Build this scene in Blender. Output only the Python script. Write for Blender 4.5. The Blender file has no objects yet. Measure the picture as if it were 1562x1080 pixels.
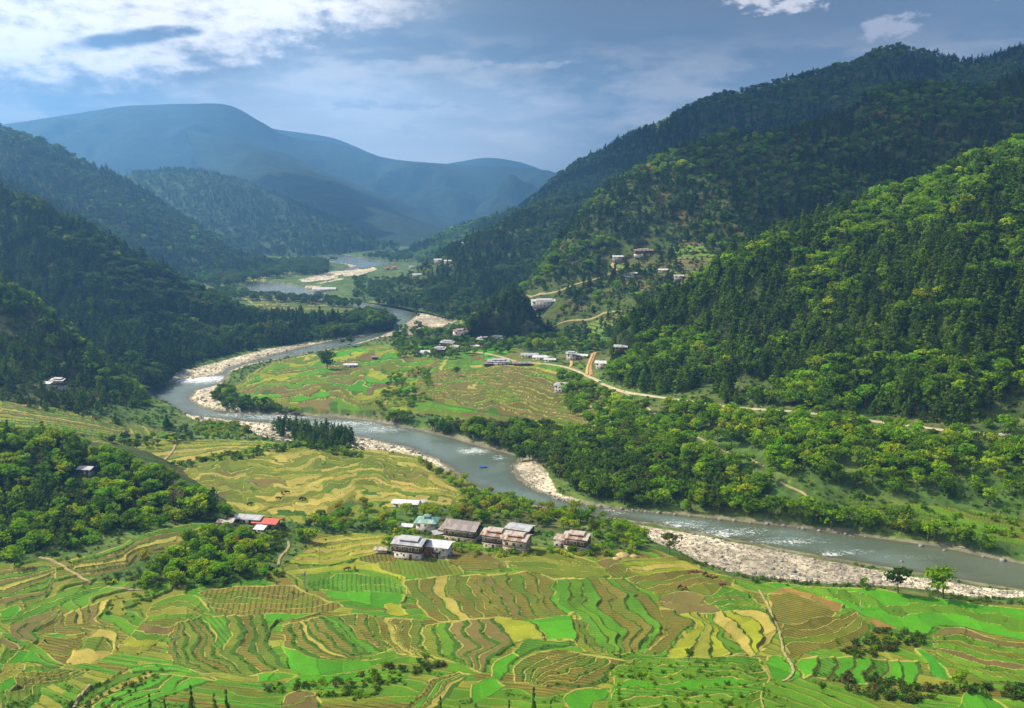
import bpy, math, random
import numpy as np
from mathutils import Vector
from mathutils.bvhtree import BVHTree
rng = np.random.default_rng(7); random.seed(7)
S = bpy.context.scene; COL = S.collection
R = math.radians
# ------------------------------------------------------------------ camera
H = 160.0; PITCH = R(9.0); FPX = 1519.0
cd = bpy.data.cameras.new("camera"); cam = bpy.data.objects.new("camera", cd); COL.objects.link(cam)
cam.location = (0, 0, H); cam.rotation_euler = (R(90) - PITCH, 0, 0)
cd.sensor_width = 36; cd.lens = 36 * FPX / 1562; cd.clip_start = 1; cd.clip_end = 60000
S.camera = cam
# ------------------------------------------------------------------ light
SUN_AZ, SUN_EL = R(-68), R(46)            # azimuth from +Y (view direction) towards +X
sd = Vector((math.sin(SUN_AZ) * math.cos(SUN_EL), math.cos(SUN_AZ) * math.cos(SUN_EL), math.sin(SUN_EL)))
ld = bpy.data.lights.new("sun", 'SUN'); ld.energy = 5.0; ld.angle = R(0.5); ld.color = (1.0, 0.91, 0.74)
sun = bpy.data.objects.new("sun", ld); COL.objects.link(sun); sun.location = (0, 0, 3000)
sun.rotation_euler = sd.to_track_quat('Z', 'Y').to_euler()
S.view_settings.view_transform = 'Standard'; S.view_settings.look = 'None'
S.view_settings.exposure = 0.70; S.view_settings.gamma = 1.0; S.view_settings.use_curve_mapping = False
S.cycles.max_bounces = 5; S.cycles.diffuse_bounces = 2; S.cycles.glossy_bounces = 2; S.cycles.transmission_bounces = 3
S.cycles.volume_bounces = 0; S.cycles.transparent_max_bounces = 8; S.cycles.sample_clamp_indirect = 4

def mk(nt, t, **kw):
    n = nt.nodes.new(t)
    for k, v in kw.items(): setattr(n, k, v)
    return n
class NT:
    """tiny helper for node maths"""
    def __init__(s, nt): s.nt = nt
    def L(s, a, b): s.nt.links.new(a, b)
    def put(s, sock, v):
        if hasattr(v, 'is_output') or isinstance(v, bpy.types.NodeSocket): s.L(v, sock)
        else: sock.default_value = v
    def m(s, op, a, b=0.0, c=0.0, clamp=False):
        n = s.nt.nodes.new('ShaderNodeMath'); n.operation = op; n.use_clamp = clamp
        s.put(n.inputs[0], a); s.put(n.inputs[1], b); s.put(n.inputs[2], c)
        return n.outputs[0]
    def mix(s, f, a, b, mode='MIX'):
        n = s.nt.nodes.new('ShaderNodeMix'); n.data_type = 'RGBA'; n.blend_type = mode
        s.put(n.inputs[0], f)
        for i, v in ((6, a), (7, b)):
            if isinstance(v, tuple): v = tuple(v) + ((1.0,) if len(v) == 3 else ())
            s.put(n.inputs[i], v)
        return n.outputs[2]
    def noise(s, vec, scale, detail=4, rough=0.55, out=0):
        n = s.nt.nodes.new('ShaderNodeTexNoise'); n.inputs['Scale'].default_value = scale
        n.inputs['Detail'].default_value = detail; n.inputs['Roughness'].default_value = rough
        if vec is not None: s.L(vec, n.inputs['Vector'])
        return n.outputs[out]
    def sm(s, x, a, b):
        n = s.nt.nodes.new('ShaderNodeMapRange'); n.interpolation_type = 'SMOOTHSTEP'
        s.put(n.inputs[0], x); n.inputs[1].default_value = a; n.inputs[2].default_value = b
        return n.outputs[0]
# ------------------------------------------------------------------ world
w = bpy.data.worlds.new("World"); S.world = w; w.use_nodes = True
def build_world():
    nt = w.node_tree; h = NT(nt); bg = nt.nodes['Background']
    sky = mk(nt, 'ShaderNodeTexSky', sky_type='NISHITA', sun_disc=False, sun_elevation=SUN_EL, sun_rotation=SUN_AZ, altitude=1300.0, dust_density=1.0)
    tc = mk(nt, 'ShaderNodeTexCoord'); sp = mk(nt, 'ShaderNodeSeparateXYZ'); h.L(tc.outputs['Generated'], sp.inputs[0])
    x, y, z = sp.outputs
    a = h.m('MULTIPLY', h.m('ARCTAN2', x, y), 57.2958); e = h.m('MULTIPLY', h.m('ARCSINE', z), 57.2958)
    def vec(sa, se, oz=0.0):
        c = mk(nt, 'ShaderNodeCombineXYZ'); h.L(h.m('MULTIPLY', a, sa), c.inputs[0]); h.L(h.m('MULTIPLY', e, se), c.inputs[1]); c.inputs[2].default_value = oz
        return c.outputs[0]
    nA = h.noise(vec(.16, .55), 1.0, 7, .6)
    nB = h.noise(vec(.45, 1.1, 5.0), 1.0, 7, .62)
    nC = h.noise(vec(.06, .55, 9.0), 1.0, 6, .6)
    nD = h.noise(vec(.9, 1.6, 13.0), 1.0, 5, .6)
    base = h.mix(1.0, sky.outputs[0], (0.042, 0.047, 0.056), 'MULTIPLY')
    # thin high veil over the whole sky, greyer towards the right and up
    veil = h.sm(nC, .34, .62)
    col = h.mix(h.m('MULTIPLY_ADD', veil, .36, .58), base, (.25, .285, .335))
    warm = h.m('MULTIPLY', h.sm(nA, .42, .62), h.m('SUBTRACT', 1.0, h.sm(h.m('ABSOLUTE', h.m('SUBTRACT', e, 5.6)), 1.6, 4.2)))
    col = h.mix(h.m('MULTIPLY', warm, .75), col, (.72, .67, .64))
    dark = h.m('MULTIPLY', h.sm(e, 4.5, 9.0), h.sm(a, -9.0, 3.0))
    col = h.mix(h.m('MULTIPLY', dark, .72), col, (.10, .135, .20))
    gl = h.m('ADD', h.m('POWER', h.m('ABSOLUTE', h.m('DIVIDE', h.m('ADD', a, 8.0), 12.0)), 2.0), h.m('POWER', h.m('ABSOLUTE', h.m('DIVIDE', h.m('SUBTRACT', e, 3.2), 3.6)), 2.0))
    gl = h.m('MULTIPLY', h.m('SUBTRACT', 1.0, h.sm(gl, .0, 1.6)), h.m('MULTIPLY_ADD', nC, .7, .3)); col = h.mix(h.m('MULTIPLY', gl, .85), col, (1.0, 1.0, 1.02))
    # individual small clouds
    for (a0, e0, wa, we, k, c) in ((13.2, 10.4, 2.0, .55, 1.0, (.75, .72, .74)), (14.9, 9.9, 2.2, .55, 1.0, (.72, .70, .73)), (19.9, 8.7, 2.1, .8, .8, (.50, .50, .56)),
                                   (25.8, 9.9, 1.2, .45, .5, (.40, .42, .50)), (-6.6, 5.0, 4.6, .3, .8, (.50, .53, .58)), (-.5, 5.0, 1.0, .35, .7, (.55, .58, .62)), (-6.0, 3.5, 1.6, .45, .6, (.55, .58, .64)),
                                   (5.0, 5.2, 2.2, .9, .5, (.48, .48, .50)), (-3.0, 7.2, 7.5, .30, .6, (.58, .57, .57)), (9.5, 6.8, 5.5, .6, .5, (.40, .42, .46)), (1.0, 3.9, .8, .3, .5, (.55, .56, .6))):
        r = h.m('ADD', h.m('POWER', h.m('ABSOLUTE', h.m('DIVIDE', h.m('SUBTRACT', a, a0), wa)), 2.0), h.m('POWER', h.m('ABSOLUTE', h.m('DIVIDE', h.m('SUBTRACT', e, e0), we)), 2.0))
        t = h.m('SUBTRACT', h.m('ADD', h.m('MULTIPLY_ADD', h.m('SUBTRACT', nB, .5), 4.5, .75), h.m('MULTIPLY', h.m('SUBTRACT', nD, .5), 4.0)), r)
        t = h.m('MULTIPLY', h.sm(t, -.1, .9), k)
        col = h.mix(t, col, c)
    # the big bright cloud bank upper left, its base sloping up to the right
    e0 = h.m('MULTIPLY_ADD', h.m('MAXIMUM', h.m('ADD', a, 21.0), 0.0), .265, 4.75)
    dd = h.m('ADD', h.m('SUBTRACT', e, e0), h.m('MULTIPLY', h.m('SUBTRACT', nA, .5), 1.6))
    bank = h.m('MULTIPLY', h.sm(dd, -.15, .75), h.m('SUBTRACT', 1.0, h.sm(h.m('ADD', a, h.m('MULTIPLY', nB, 6.0)), -7.0, 3.0)))
    lump = h.m('ADD', h.m('MULTIPLY', nB, .75), h.m('MULTIPLY', nD, .35))
    br = h.sm(h.m('ADD', h.m('MULTIPLY', h.m('MINIMUM', dd, 2.4), .27), h.m('MULTIPLY', h.m('SUBTRACT', lump, .55), 2.3)), .0, .78)
    slot = h.m('ADD', h.m('POWER', h.m('ABSOLUTE', h.m('DIVIDE', h.m('ADD', a, 20.3), 4.2)), 2.0), h.m('POWER', h.m('ABSOLUTE', h.m('DIVIDE', h.m('SUBTRACT', e, h.m('MULTIPLY_ADD', h.m('ADD', a, 20.3), .17, 8.05)), .55)), 2.0))
    slot = h.sm(h.m('SUBTRACT', h.m('MULTIPLY_ADD', h.m('SUBTRACT', nB, .5), 2.2, 1.0), slot), .0, .9)
    bc = h.mix(br, (.25, .27, .33), (1.10, 1.02, .98))
    bc = h.mix(h.m('MULTIPLY', slot, .95), bc, (.10, .15, .24))
    col = h.mix(bank, col, bc)
    h.L(col, bg.inputs[0]); bg.inputs[1].default_value = 1.0
build_world()

# ------------------------------------------------------------------ maths helpers
SP, CP = math.sin(PITCH), math.cos(PITCH)
def ray(px, py):
    dx = (np.asarray(px, float) - 781) / FPX; dy = (540 - np.asarray(py, float)) / FPX
    return dx, CP + dy * SP, -SP + dy * CP
def at_dist(px, py, D):
    dx, wy, wz = ray(px, py); t = D / wy
    return np.stack([t * dx, t * wy, H + t * wz], -1)
def at_z(px, py, z):
    dx, wy, wz = ray(px, py); t = (z - H) / wz
    return t * dx, t * wy
def project(P):
    P = np.asarray(P, float); x, y, z = P[..., 0], P[..., 1], P[..., 2] - H
    f = y * CP - z * SP; u = y * SP + z * CP
    return 781 + FPX * x / f, 540 - FPX * u / f
def _hash(ix, iy, s):
    n = (ix.astype(np.int64) * 374761393 + iy.astype(np.int64) * 668265263 + s * 974634777) & 0x7fffffff
    n = ((n ^ (n >> 13)) * 1274126177) & 0x7fffffff
    n = n ^ (n >> 16)
    return (n & 0xffff) / 65535.0
def vnoise(x, y, s=0):
    x = np.asarray(x, float); y = np.asarray(y, float)
    ix = np.floor(x); iy = np.floor(y); fx = x - ix; fy = y - iy
    fx = fx * fx * (3 - 2 * fx); fy = fy * fy * (3 - 2 * fy)
    a = _hash(ix, iy, s); b = _hash(ix + 1, iy, s); c = _hash(ix, iy + 1, s); d = _hash(ix + 1, iy + 1, s)
    return (a + (b - a) * fx) * (1 - fy) + (c + (d - c) * fx) * fy
def fbm(x, y, o=4, s=0):
    r = 0; a = .5; n = 0
    for i in range(o):
        r = r + a * vnoise(x * 2 ** i + 17 * i, y * 2 ** i - 11 * i, s + i); n += a; a *= .5
    return r / n
def sstep(x, a, b):
    t = np.clip((x - a) / (b - a), 0, 1); return t * t * (3 - 2 * t)
def resample(pts, n, smooth=True):
    """Catmull-Rom through pts, n points evenly spaced by arc length in the first two coordinates"""
    P = np.asarray(pts, float)
    if len(P) > 2 and smooth:
        Q = np.vstack([2 * P[0] - P[1], P, 2 * P[-1] - P[-2]]); out = []
        for i in range(1, len(Q) - 2):
            t = np.linspace(0, 1, 16, endpoint=False)[:, None]
            p0, p1, p2, p3 = Q[i - 1], Q[i], Q[i + 1], Q[i + 2]
            out.append(.5 * ((2 * p1) + (-p0 + p2) * t + (2 * p0 - 5 * p1 + 4 * p2 - p3) * t * t + (-p0 + 3 * p1 - 3 * p2 + p3) * t ** 3))
        P = np.vstack(out + [P[-1:]])
    d = np.r_[0, np.cumsum(np.hypot(*(P[1:, :2] - P[:-1, :2]).T))]
    t = np.linspace(0, d[-1], n)
    return np.stack([np.interp(t, d, P[:, k]) for k in range(P.shape[1])], -1)
def inpoly(x, y, poly):
    r = np.zeros(np.shape(x), bool); n = len(poly)
    for i in range(n):
        x1, y1 = poly[i]; x2, y2 = poly[(i + 1) % n]
        if y1 == y2: continue
        c = ((y1 > y) != (y2 > y)) & (x < (x2 - x1) * (y - y1) / (y2 - y1) + x1)
        r ^= c
    return r
def segdist(x, y, poly, closed=True):
    d = np.full(np.shape(x), 1e18); n = len(poly)
    for i in range(n if closed else n - 1):
        x1, y1 = poly[i]; x2, y2 = poly[(i + 1) % n]; vx, vy = x2 - x1, y2 - y1; q = vx * vx + vy * vy + 1e-9
        t = np.clip(((x - x1) * vx + (y - y1) * vy) / q, 0, 1)
        np.minimum(d, (x - x1 - t * vx) ** 2 + (y - y1 - t * vy) ** 2, out=d)
    return np.sqrt(d)

# ------------------------------------------------------------------ valley floor height
CTRL = [(781,1080,32),(781,1000,26),(781,920,19.5),(0,1080,38),(0,960,31),(0,880,28),(150,890,25),(150,1000,29),(400,1000,26),(400,900,20),(480,840,15.5),(600,900,18),
 (330,800,21),(150,850,27),(230,822,26),(1100,890,9),(1562,925,8),(1400,908,7),(1200,960,16),(1562,1000,13),(1400,1060,20),(1562,1080,20),(1100,1050,27),(1000,930,16),
 (620,850,14),(880,838,12),(1000,836,7),(700,780,9),(560,790,12),(900,796,5),(1000,880,12),
 (330,760,14),(450,700,9),(600,720,8),(700,755,7),(250,700,12),(150,680,20),(400,672,6),(50,625,30),(0,655,32),(200,655,14),(560,695,5),(700,735,5),
 (1100,860,1.6),(1300,882,1.6),(1500,903,1.6),(600,690,1.6),(450,657,1.5),(1000,815,1.5),(1050,840,2),(800,735,1.5),(820,760,1.3),(290,560,1.5),(420,535,1.5),(640,700,1.5),(660,498,1.5),(640,490,1.2),
 (400,600,4),(500,600,6),(600,560,6),(700,600,8),(800,600,10),(900,620,12),(650,645,5),(400,625,3),(520,540,4),(660,535,7),(750,520,9),(850,550,13),(900,580,15),(800,670,5),(950,690,10),
 (1000,700,12),(1100,740,8),(950,745,3),(1200,700,20),(1300,750,12),(1400,700,24),(1400,790,6),(1562,700,26),(1562,800,9),(1000,640,20),(1150,650,26),(1562,670,31),(950,600,20),(1350,650,30),
 (1250,800,3),(1480,835,4),(600,520,2.5),(700,480,8),(450,460,4),(700,440,14),(600,440,5),(620,402,2),(450,400,3),(330,445,5)]
CW = []
for px, py, z in CTRL:
    x, y = at_z(px, py, z); CW.append((float(x), float(y), float(z)))
CW += [(-1500, 3500, 4), (1500, 3500, 6), (0, 3200, 2), (-900, 1800, 6), (900, 1800, 20), (0, 6000, 4), (450, 560, 42), (700, 1000, 60), (-500, 600, 40), (-400, 300, 46), (500, 330, 12), (450, 430, 6), (0, 130, 50), (330, 560, 62)]
CW = np.array(CW)
def _warp(x, y):
    r = np.hypot(x, y) + 1e-9; f = 420 * np.log1p(r / 420) / r   # compress the far range so that the fit stays even
    return x * f, y * f
_cx, _cy = _warp(CW[:, 0], CW[:, 1])
_A = np.hypot(_cx[:, None] - _cx, _cy[:, None] - _cy); _A = np.sqrt(_A ** 2 + 12 ** 2) + np.eye(len(CW)) * .6
_n = len(CW); _M = np.zeros((_n + 1, _n + 1)); _M[:_n, :_n] = _A; _M[_n, :_n] = 1; _M[:_n, _n] = 1
_W = np.linalg.solve(_M, np.r_[CW[:, 2], 0])
def G(x, y):
    x = np.asarray(x, float); y = np.asarray(y, float); u, v = _warp(x, y)
    z = np.full(x.shape, _W[-1])
    for i in range(_n): z = z + _W[i] * np.sqrt((u - _cx[i]) ** 2 + (v - _cy[i]) ** 2 + 144)
    return np.maximum(z, .8)
def ground_xy(px, py):
    px = np.asarray(px, float); py = np.asarray(py, float); z = np.full(np.broadcast(px, py).shape, 8.0)
    for _ in range(30):
        x, y = at_z(px, py, z); z = .4 * z + .6 * np.minimum(G(x, y), 140)
    return x, y
def wpoly(pts, z=None, n=None):
    P = np.array(pts, float)
    if n: P = resample(P, n)
    x, y = at_z(P[:, 0], P[:, 1], z) if z is not None else ground_xy(P[:, 0], P[:, 1])
    return np.stack([x, y], -1)

RIVER = wpoly([(2100,968),(1640,878),(1562,860),(1500,848),(1430,833),(1350,822),(1280,812),(1200,802),(1130,795),(1050,786),(1000,781),(940,776),(890,768),(850,760),(815,746),(792,730),(782,712),(796,698),(770,690),(730,680),(690,668),(640,656),(600,648),(560,641),(520,637),(450,633),(400,631),(350,628),(310,622),(289,609),(298,596),(330,588),(342,577),(350,566),(372,556),(430,546),(500,533),(540,525),(580,513),(622,491),(638,480),(622,471),(600,468),(575,466),(540,460),(505,452),(488,446),(440,434),(400,430),
 (383,434),(378,447),(400,451),(450,455),(505,461),(550,469),(585,478),(597,490),(583,503),(556,512),(500,521),(460,530),(420,540),(392,549),(345,561),(332,572),(270,580),(240,592),(230,602),(243,614),(270,626),(300,636),(360,641),(430,647),(500,657),(560,669),(620,682),(665,700),(690,715),(712,736),(745,752),(800,768),(870,782),(940,791),(1000,799),(1060,811),(1150,829),(1250,848),(1350,865),(1450,882),(1562,900),(1650,915),(2100,1010)], 0)
FARW = [wpoly([(480,392),(520,388),(560,396),(600,402),(560,408),(520,414),(545,405),(500,398)], 0)]
GRAV = [wpoly(p, 1.5) for p in (
 [(975,798),(1060,812),(1250,850),(1450,884),(1640,912),(1640,932),(1562,921),(1480,913),(1400,906),(1300,898),(1200,890),(1110,878),(1045,852),(990,834)],
 [(780,694),(812,700),(835,722),(850,748),(900,766),(1000,778),(1130,793),(1280,809),(1350,820),(1280,818),(1130,802),(900,782),(830,770),(780,735)],
 [(370,636),(450,642),(560,664),(620,678),(670,696),(712,736),(686,732),(634,714),(556,697),(500,694),(420,678),(385,668),(372,650)],
 [(228,592),(248,574),(300,560),(400,533),(500,518),(560,508),(598,498),(590,512),(500,535),(400,552),(345,566),(270,584),(233,602)],
 [(285,606),(300,590),(335,576),(350,600),(345,612),(370,628),(350,630),(305,622)],
 [(585,512),(622,488),(640,478),(668,480),(697,494),(664,503),(620,512)],
 [(262,630),(310,634),(372,640),(378,655),(335,648),(300,654)],
 [(500,640),(560,640),(600,652),(560,650)])]
FGRAV = [wpoly(p, 1.0) for p in ([(395,444),(420,436),(470,425),(500,416),(545,412),(528,404),(480,396),(470,390),(500,392),(560,400),(575,412),(540,424),(490,434),(440,440)], [(600,470),(640,478),(690,490),(640,474)],
  [(410,448),(450,436),(490,438),(470,447),(500,456)])]

# ------------------------------------------------------------------ ground sheet (fan grid: cells grow with distance)
Y0, Y1, NR, NC, SMAX = 195.0, 4400.0, 1320, 1560, 0.70
vv = np.linspace(1 / Y0, 1 / Y1, NR); yy = 1 / vv; ss = np.linspace(-SMAX, SMAX, NC)
X = (yy[:, None] * ss[None, :]); Y = np.repeat(yy[:, None], NC, 1)
Z = G(X, Y)
def bbox_rows(P, m):
    r0 = np.searchsorted(-vv, -1 / max(P[:, 1].min() - m, Y0)); r1 = np.searchsorted(-vv, -1 / min(P[:, 1].max() + m, Y1)) + 1
    return slice(max(r0 - 1, 0), min(r1 + 1, NR))
dist = np.full(X.shape, 1e3)
rs = bbox_rows(RIVER, 60)
inside = inpoly(X[rs], Y[rs], RIVER); sd_ = segdist(X[rs], Y[rs], RIVER); sd_[inside] *= -1; dist[rs] = np.minimum(dist[rs], sd_)
for P in FARW:
    rs = bbox_rows(P, 60); i_ = inpoly(X[rs], Y[rs], P); d_ = segdist(X[rs], Y[rs], P); d_[i_] *= -1; dist[rs] = np.minimum(dist[rs], d_)
nz = fbm(X / 9, Y / 9, 4, 3)
wob = (nz - .5) * 5
dw = dist + wob * sstep(np.abs(dist), 0, 6) * .8
def carve(z, d, n): return np.where(d < 0, -1.6 * sstep(-d, 0, 7) + .05, .05 + (z - .05) * sstep(d, -1, 13))
Z = carve(Z, dist, nz)
RGB = {'b': (.205,.160,.050), 'o': (.165,.190,.030), 'g': (.065,.290,.012), 'G': (.085,.240,.022), 'm': (.095,.225,.016), 'y': (.300,.320,.032), 't': (.420,.330,.130),
       'd': (.165,.122,.070), 'r': (.300,.170,.085), 'e': (.040,.27,.022), 's': (.060,.105,.022), 'k': (.10,.085,.04), 'w': (.24,.24,.05)}
STR = {'b': 1.0, 'o': .55, 'G': .8, 'm': .15, 'w': .3}
A3 = lambda c: np.array(c, float)
big = fbm(X / 60, Y / 60, 4, 11); fine = fbm(X / 3.5, Y / 3.5, 3, 21); midn = fbm(X / 16, Y / 16, 4, 31)
C = A3((.060,.115,.020)) * (1 - sstep(midn, .42, .62))[..., None] + A3((.105,.155,.030)) * sstep(midn, .42, .62)[..., None]
C = C * (1 - sstep(big, .56, .70) * .35)[..., None] + A3((.13,.085,.045)) * (sstep(big, .56, .70) * .35)[..., None]
STRIPE = np.zeros(X.shape); ROWC = np.zeros(X.shape); FIELD = np.zeros(X.shape, bool)
# loose contour terraces for the general field land
FLD = [wpoly(p) for p in ([(-60,862),(90,850),(150,885),(330,890),(450,860),(480,815),(600,812),(900,842),(1000,838),(1100,876),(1300,900),(1640,930),(1700,1150),(-200,1200)],
  [(90,668),(200,664),(400,672),(560,694),(700,735),(760,768),(640,776),(470,800),(330,778),(240,700),(120,700)],
  [(-60,605),(60,618),(210,648),(270,660),(215,672),(60,660),(-60,655)],
  [(330,600),(420,552),(560,528),(640,520),(760,520),(860,560),(950,600),(960,655),(820,650),(600,628),(420,622)],
  [(1280,765),(1400,768),(1562,790),(1620,830),(1500,826),(1400,812),(1300,790)])]
for fi, P in enumerate(FLD):
    rs = bbox_rows(P, 5); x, y = X[rs], Y[rs]; m = inpoly(x, y, P) & (dist[rs] > 9)
    FIELD[rs] |= m
    far = y > 520
    step = np.where(far, .55, .85); z0 = Z[rs]
    zz = z0 + (big[rs] - .5) * 5 + (midn[rs] - .5) * 1.3
    k = np.floor(zz / step); f = zz / step - k
    zt = z0 - (f - .5) * step * .85
    hsh = _hash(k, np.floor(x / (26 + 10 * (fi % 3)) + .7 * k), 5 + fi)
    pal = [('m', 'w', 'G', 'o', 'm', 'b'), ('o', 't', 'w', 'b', 'y', 'o'), ('d', 'm', 'o', 't', 'y', 'm'), ('m', 'g', 'd', 'm', 'y', 'o'), ('m', 's', 'm', 'o', 's', 'm')][fi]
    c = np.zeros(x.shape + (3,)); st = np.zeros(x.shape)
    for q, code in enumerate(pal):
        mm = (hsh * 6).astype(int).clip(0, 5) == q; c[mm] = RGB[code]; st[mm] = STR.get(code, 0)
    c *= (.8 + .4 * _hash(k, np.floor(x / 30), 9))[..., None]
    e = (f < .16) | (f > .93); c[e] = np.array((.10, .17, .025)); st[e] = 0
    ll = (f > .16) & (f < .24); c[ll] = c[ll] * .4 + np.array((.30, .29, .09)) * .6
    C[rs][m] = c[m]; Z[rs][m] = zt[m]; STRIPE[rs][m] = st[m]; ROWC[rs][m] = (y + .25 * x)[m]
gm = np.zeros(X.shape, bool)
for P in GRAV + FGRAV:
    rs = bbox_rows(P, 3); x = X[rs] + wob[rs] * .5; y = Y[rs] + wob[rs] * .8; m = inpoly(x, y, P) & ((y < 1500) | (fbm(x / 55, y / 150, 3, 43) > .46)); gm[rs] |= m
gv = A3((.66,.57,.42)) * (.30 + 1.15 * fbm(X / 1.6, Y / 1.9, 2, 41) ** 1.2)[..., None] * (.7 + .6 * fbm(X / 14, Y / 14, 3, 42))[..., None]
gv = gv * (1 - sstep(big + .3 * (fine - .5), .55, .62) * .35)[..., None]
C[gm] = gv[gm]; STRIPE[gm] = 0
Z[gm] = (.15 + (np.minimum(Z, 3) - .15) * .75 + (fbm(X / 2.5, Y / 2.5, 2, 51) - .5) * .5)[gm]
wet = (dist < 1.2) | (gm & (dist < 1.8)); C[wet] = (C[wet] * .35 + A3((.05,.05,.03)))
rim = (~gm) & (dist > -1) & (dist < -1 + 9 * fbm(X / 18, Y / 18, 3, 63)); C[rim] = C[rim] * .3 + A3((.17,.15,.115)) * (.4 + .9 * fine[rim])[..., None]

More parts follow.
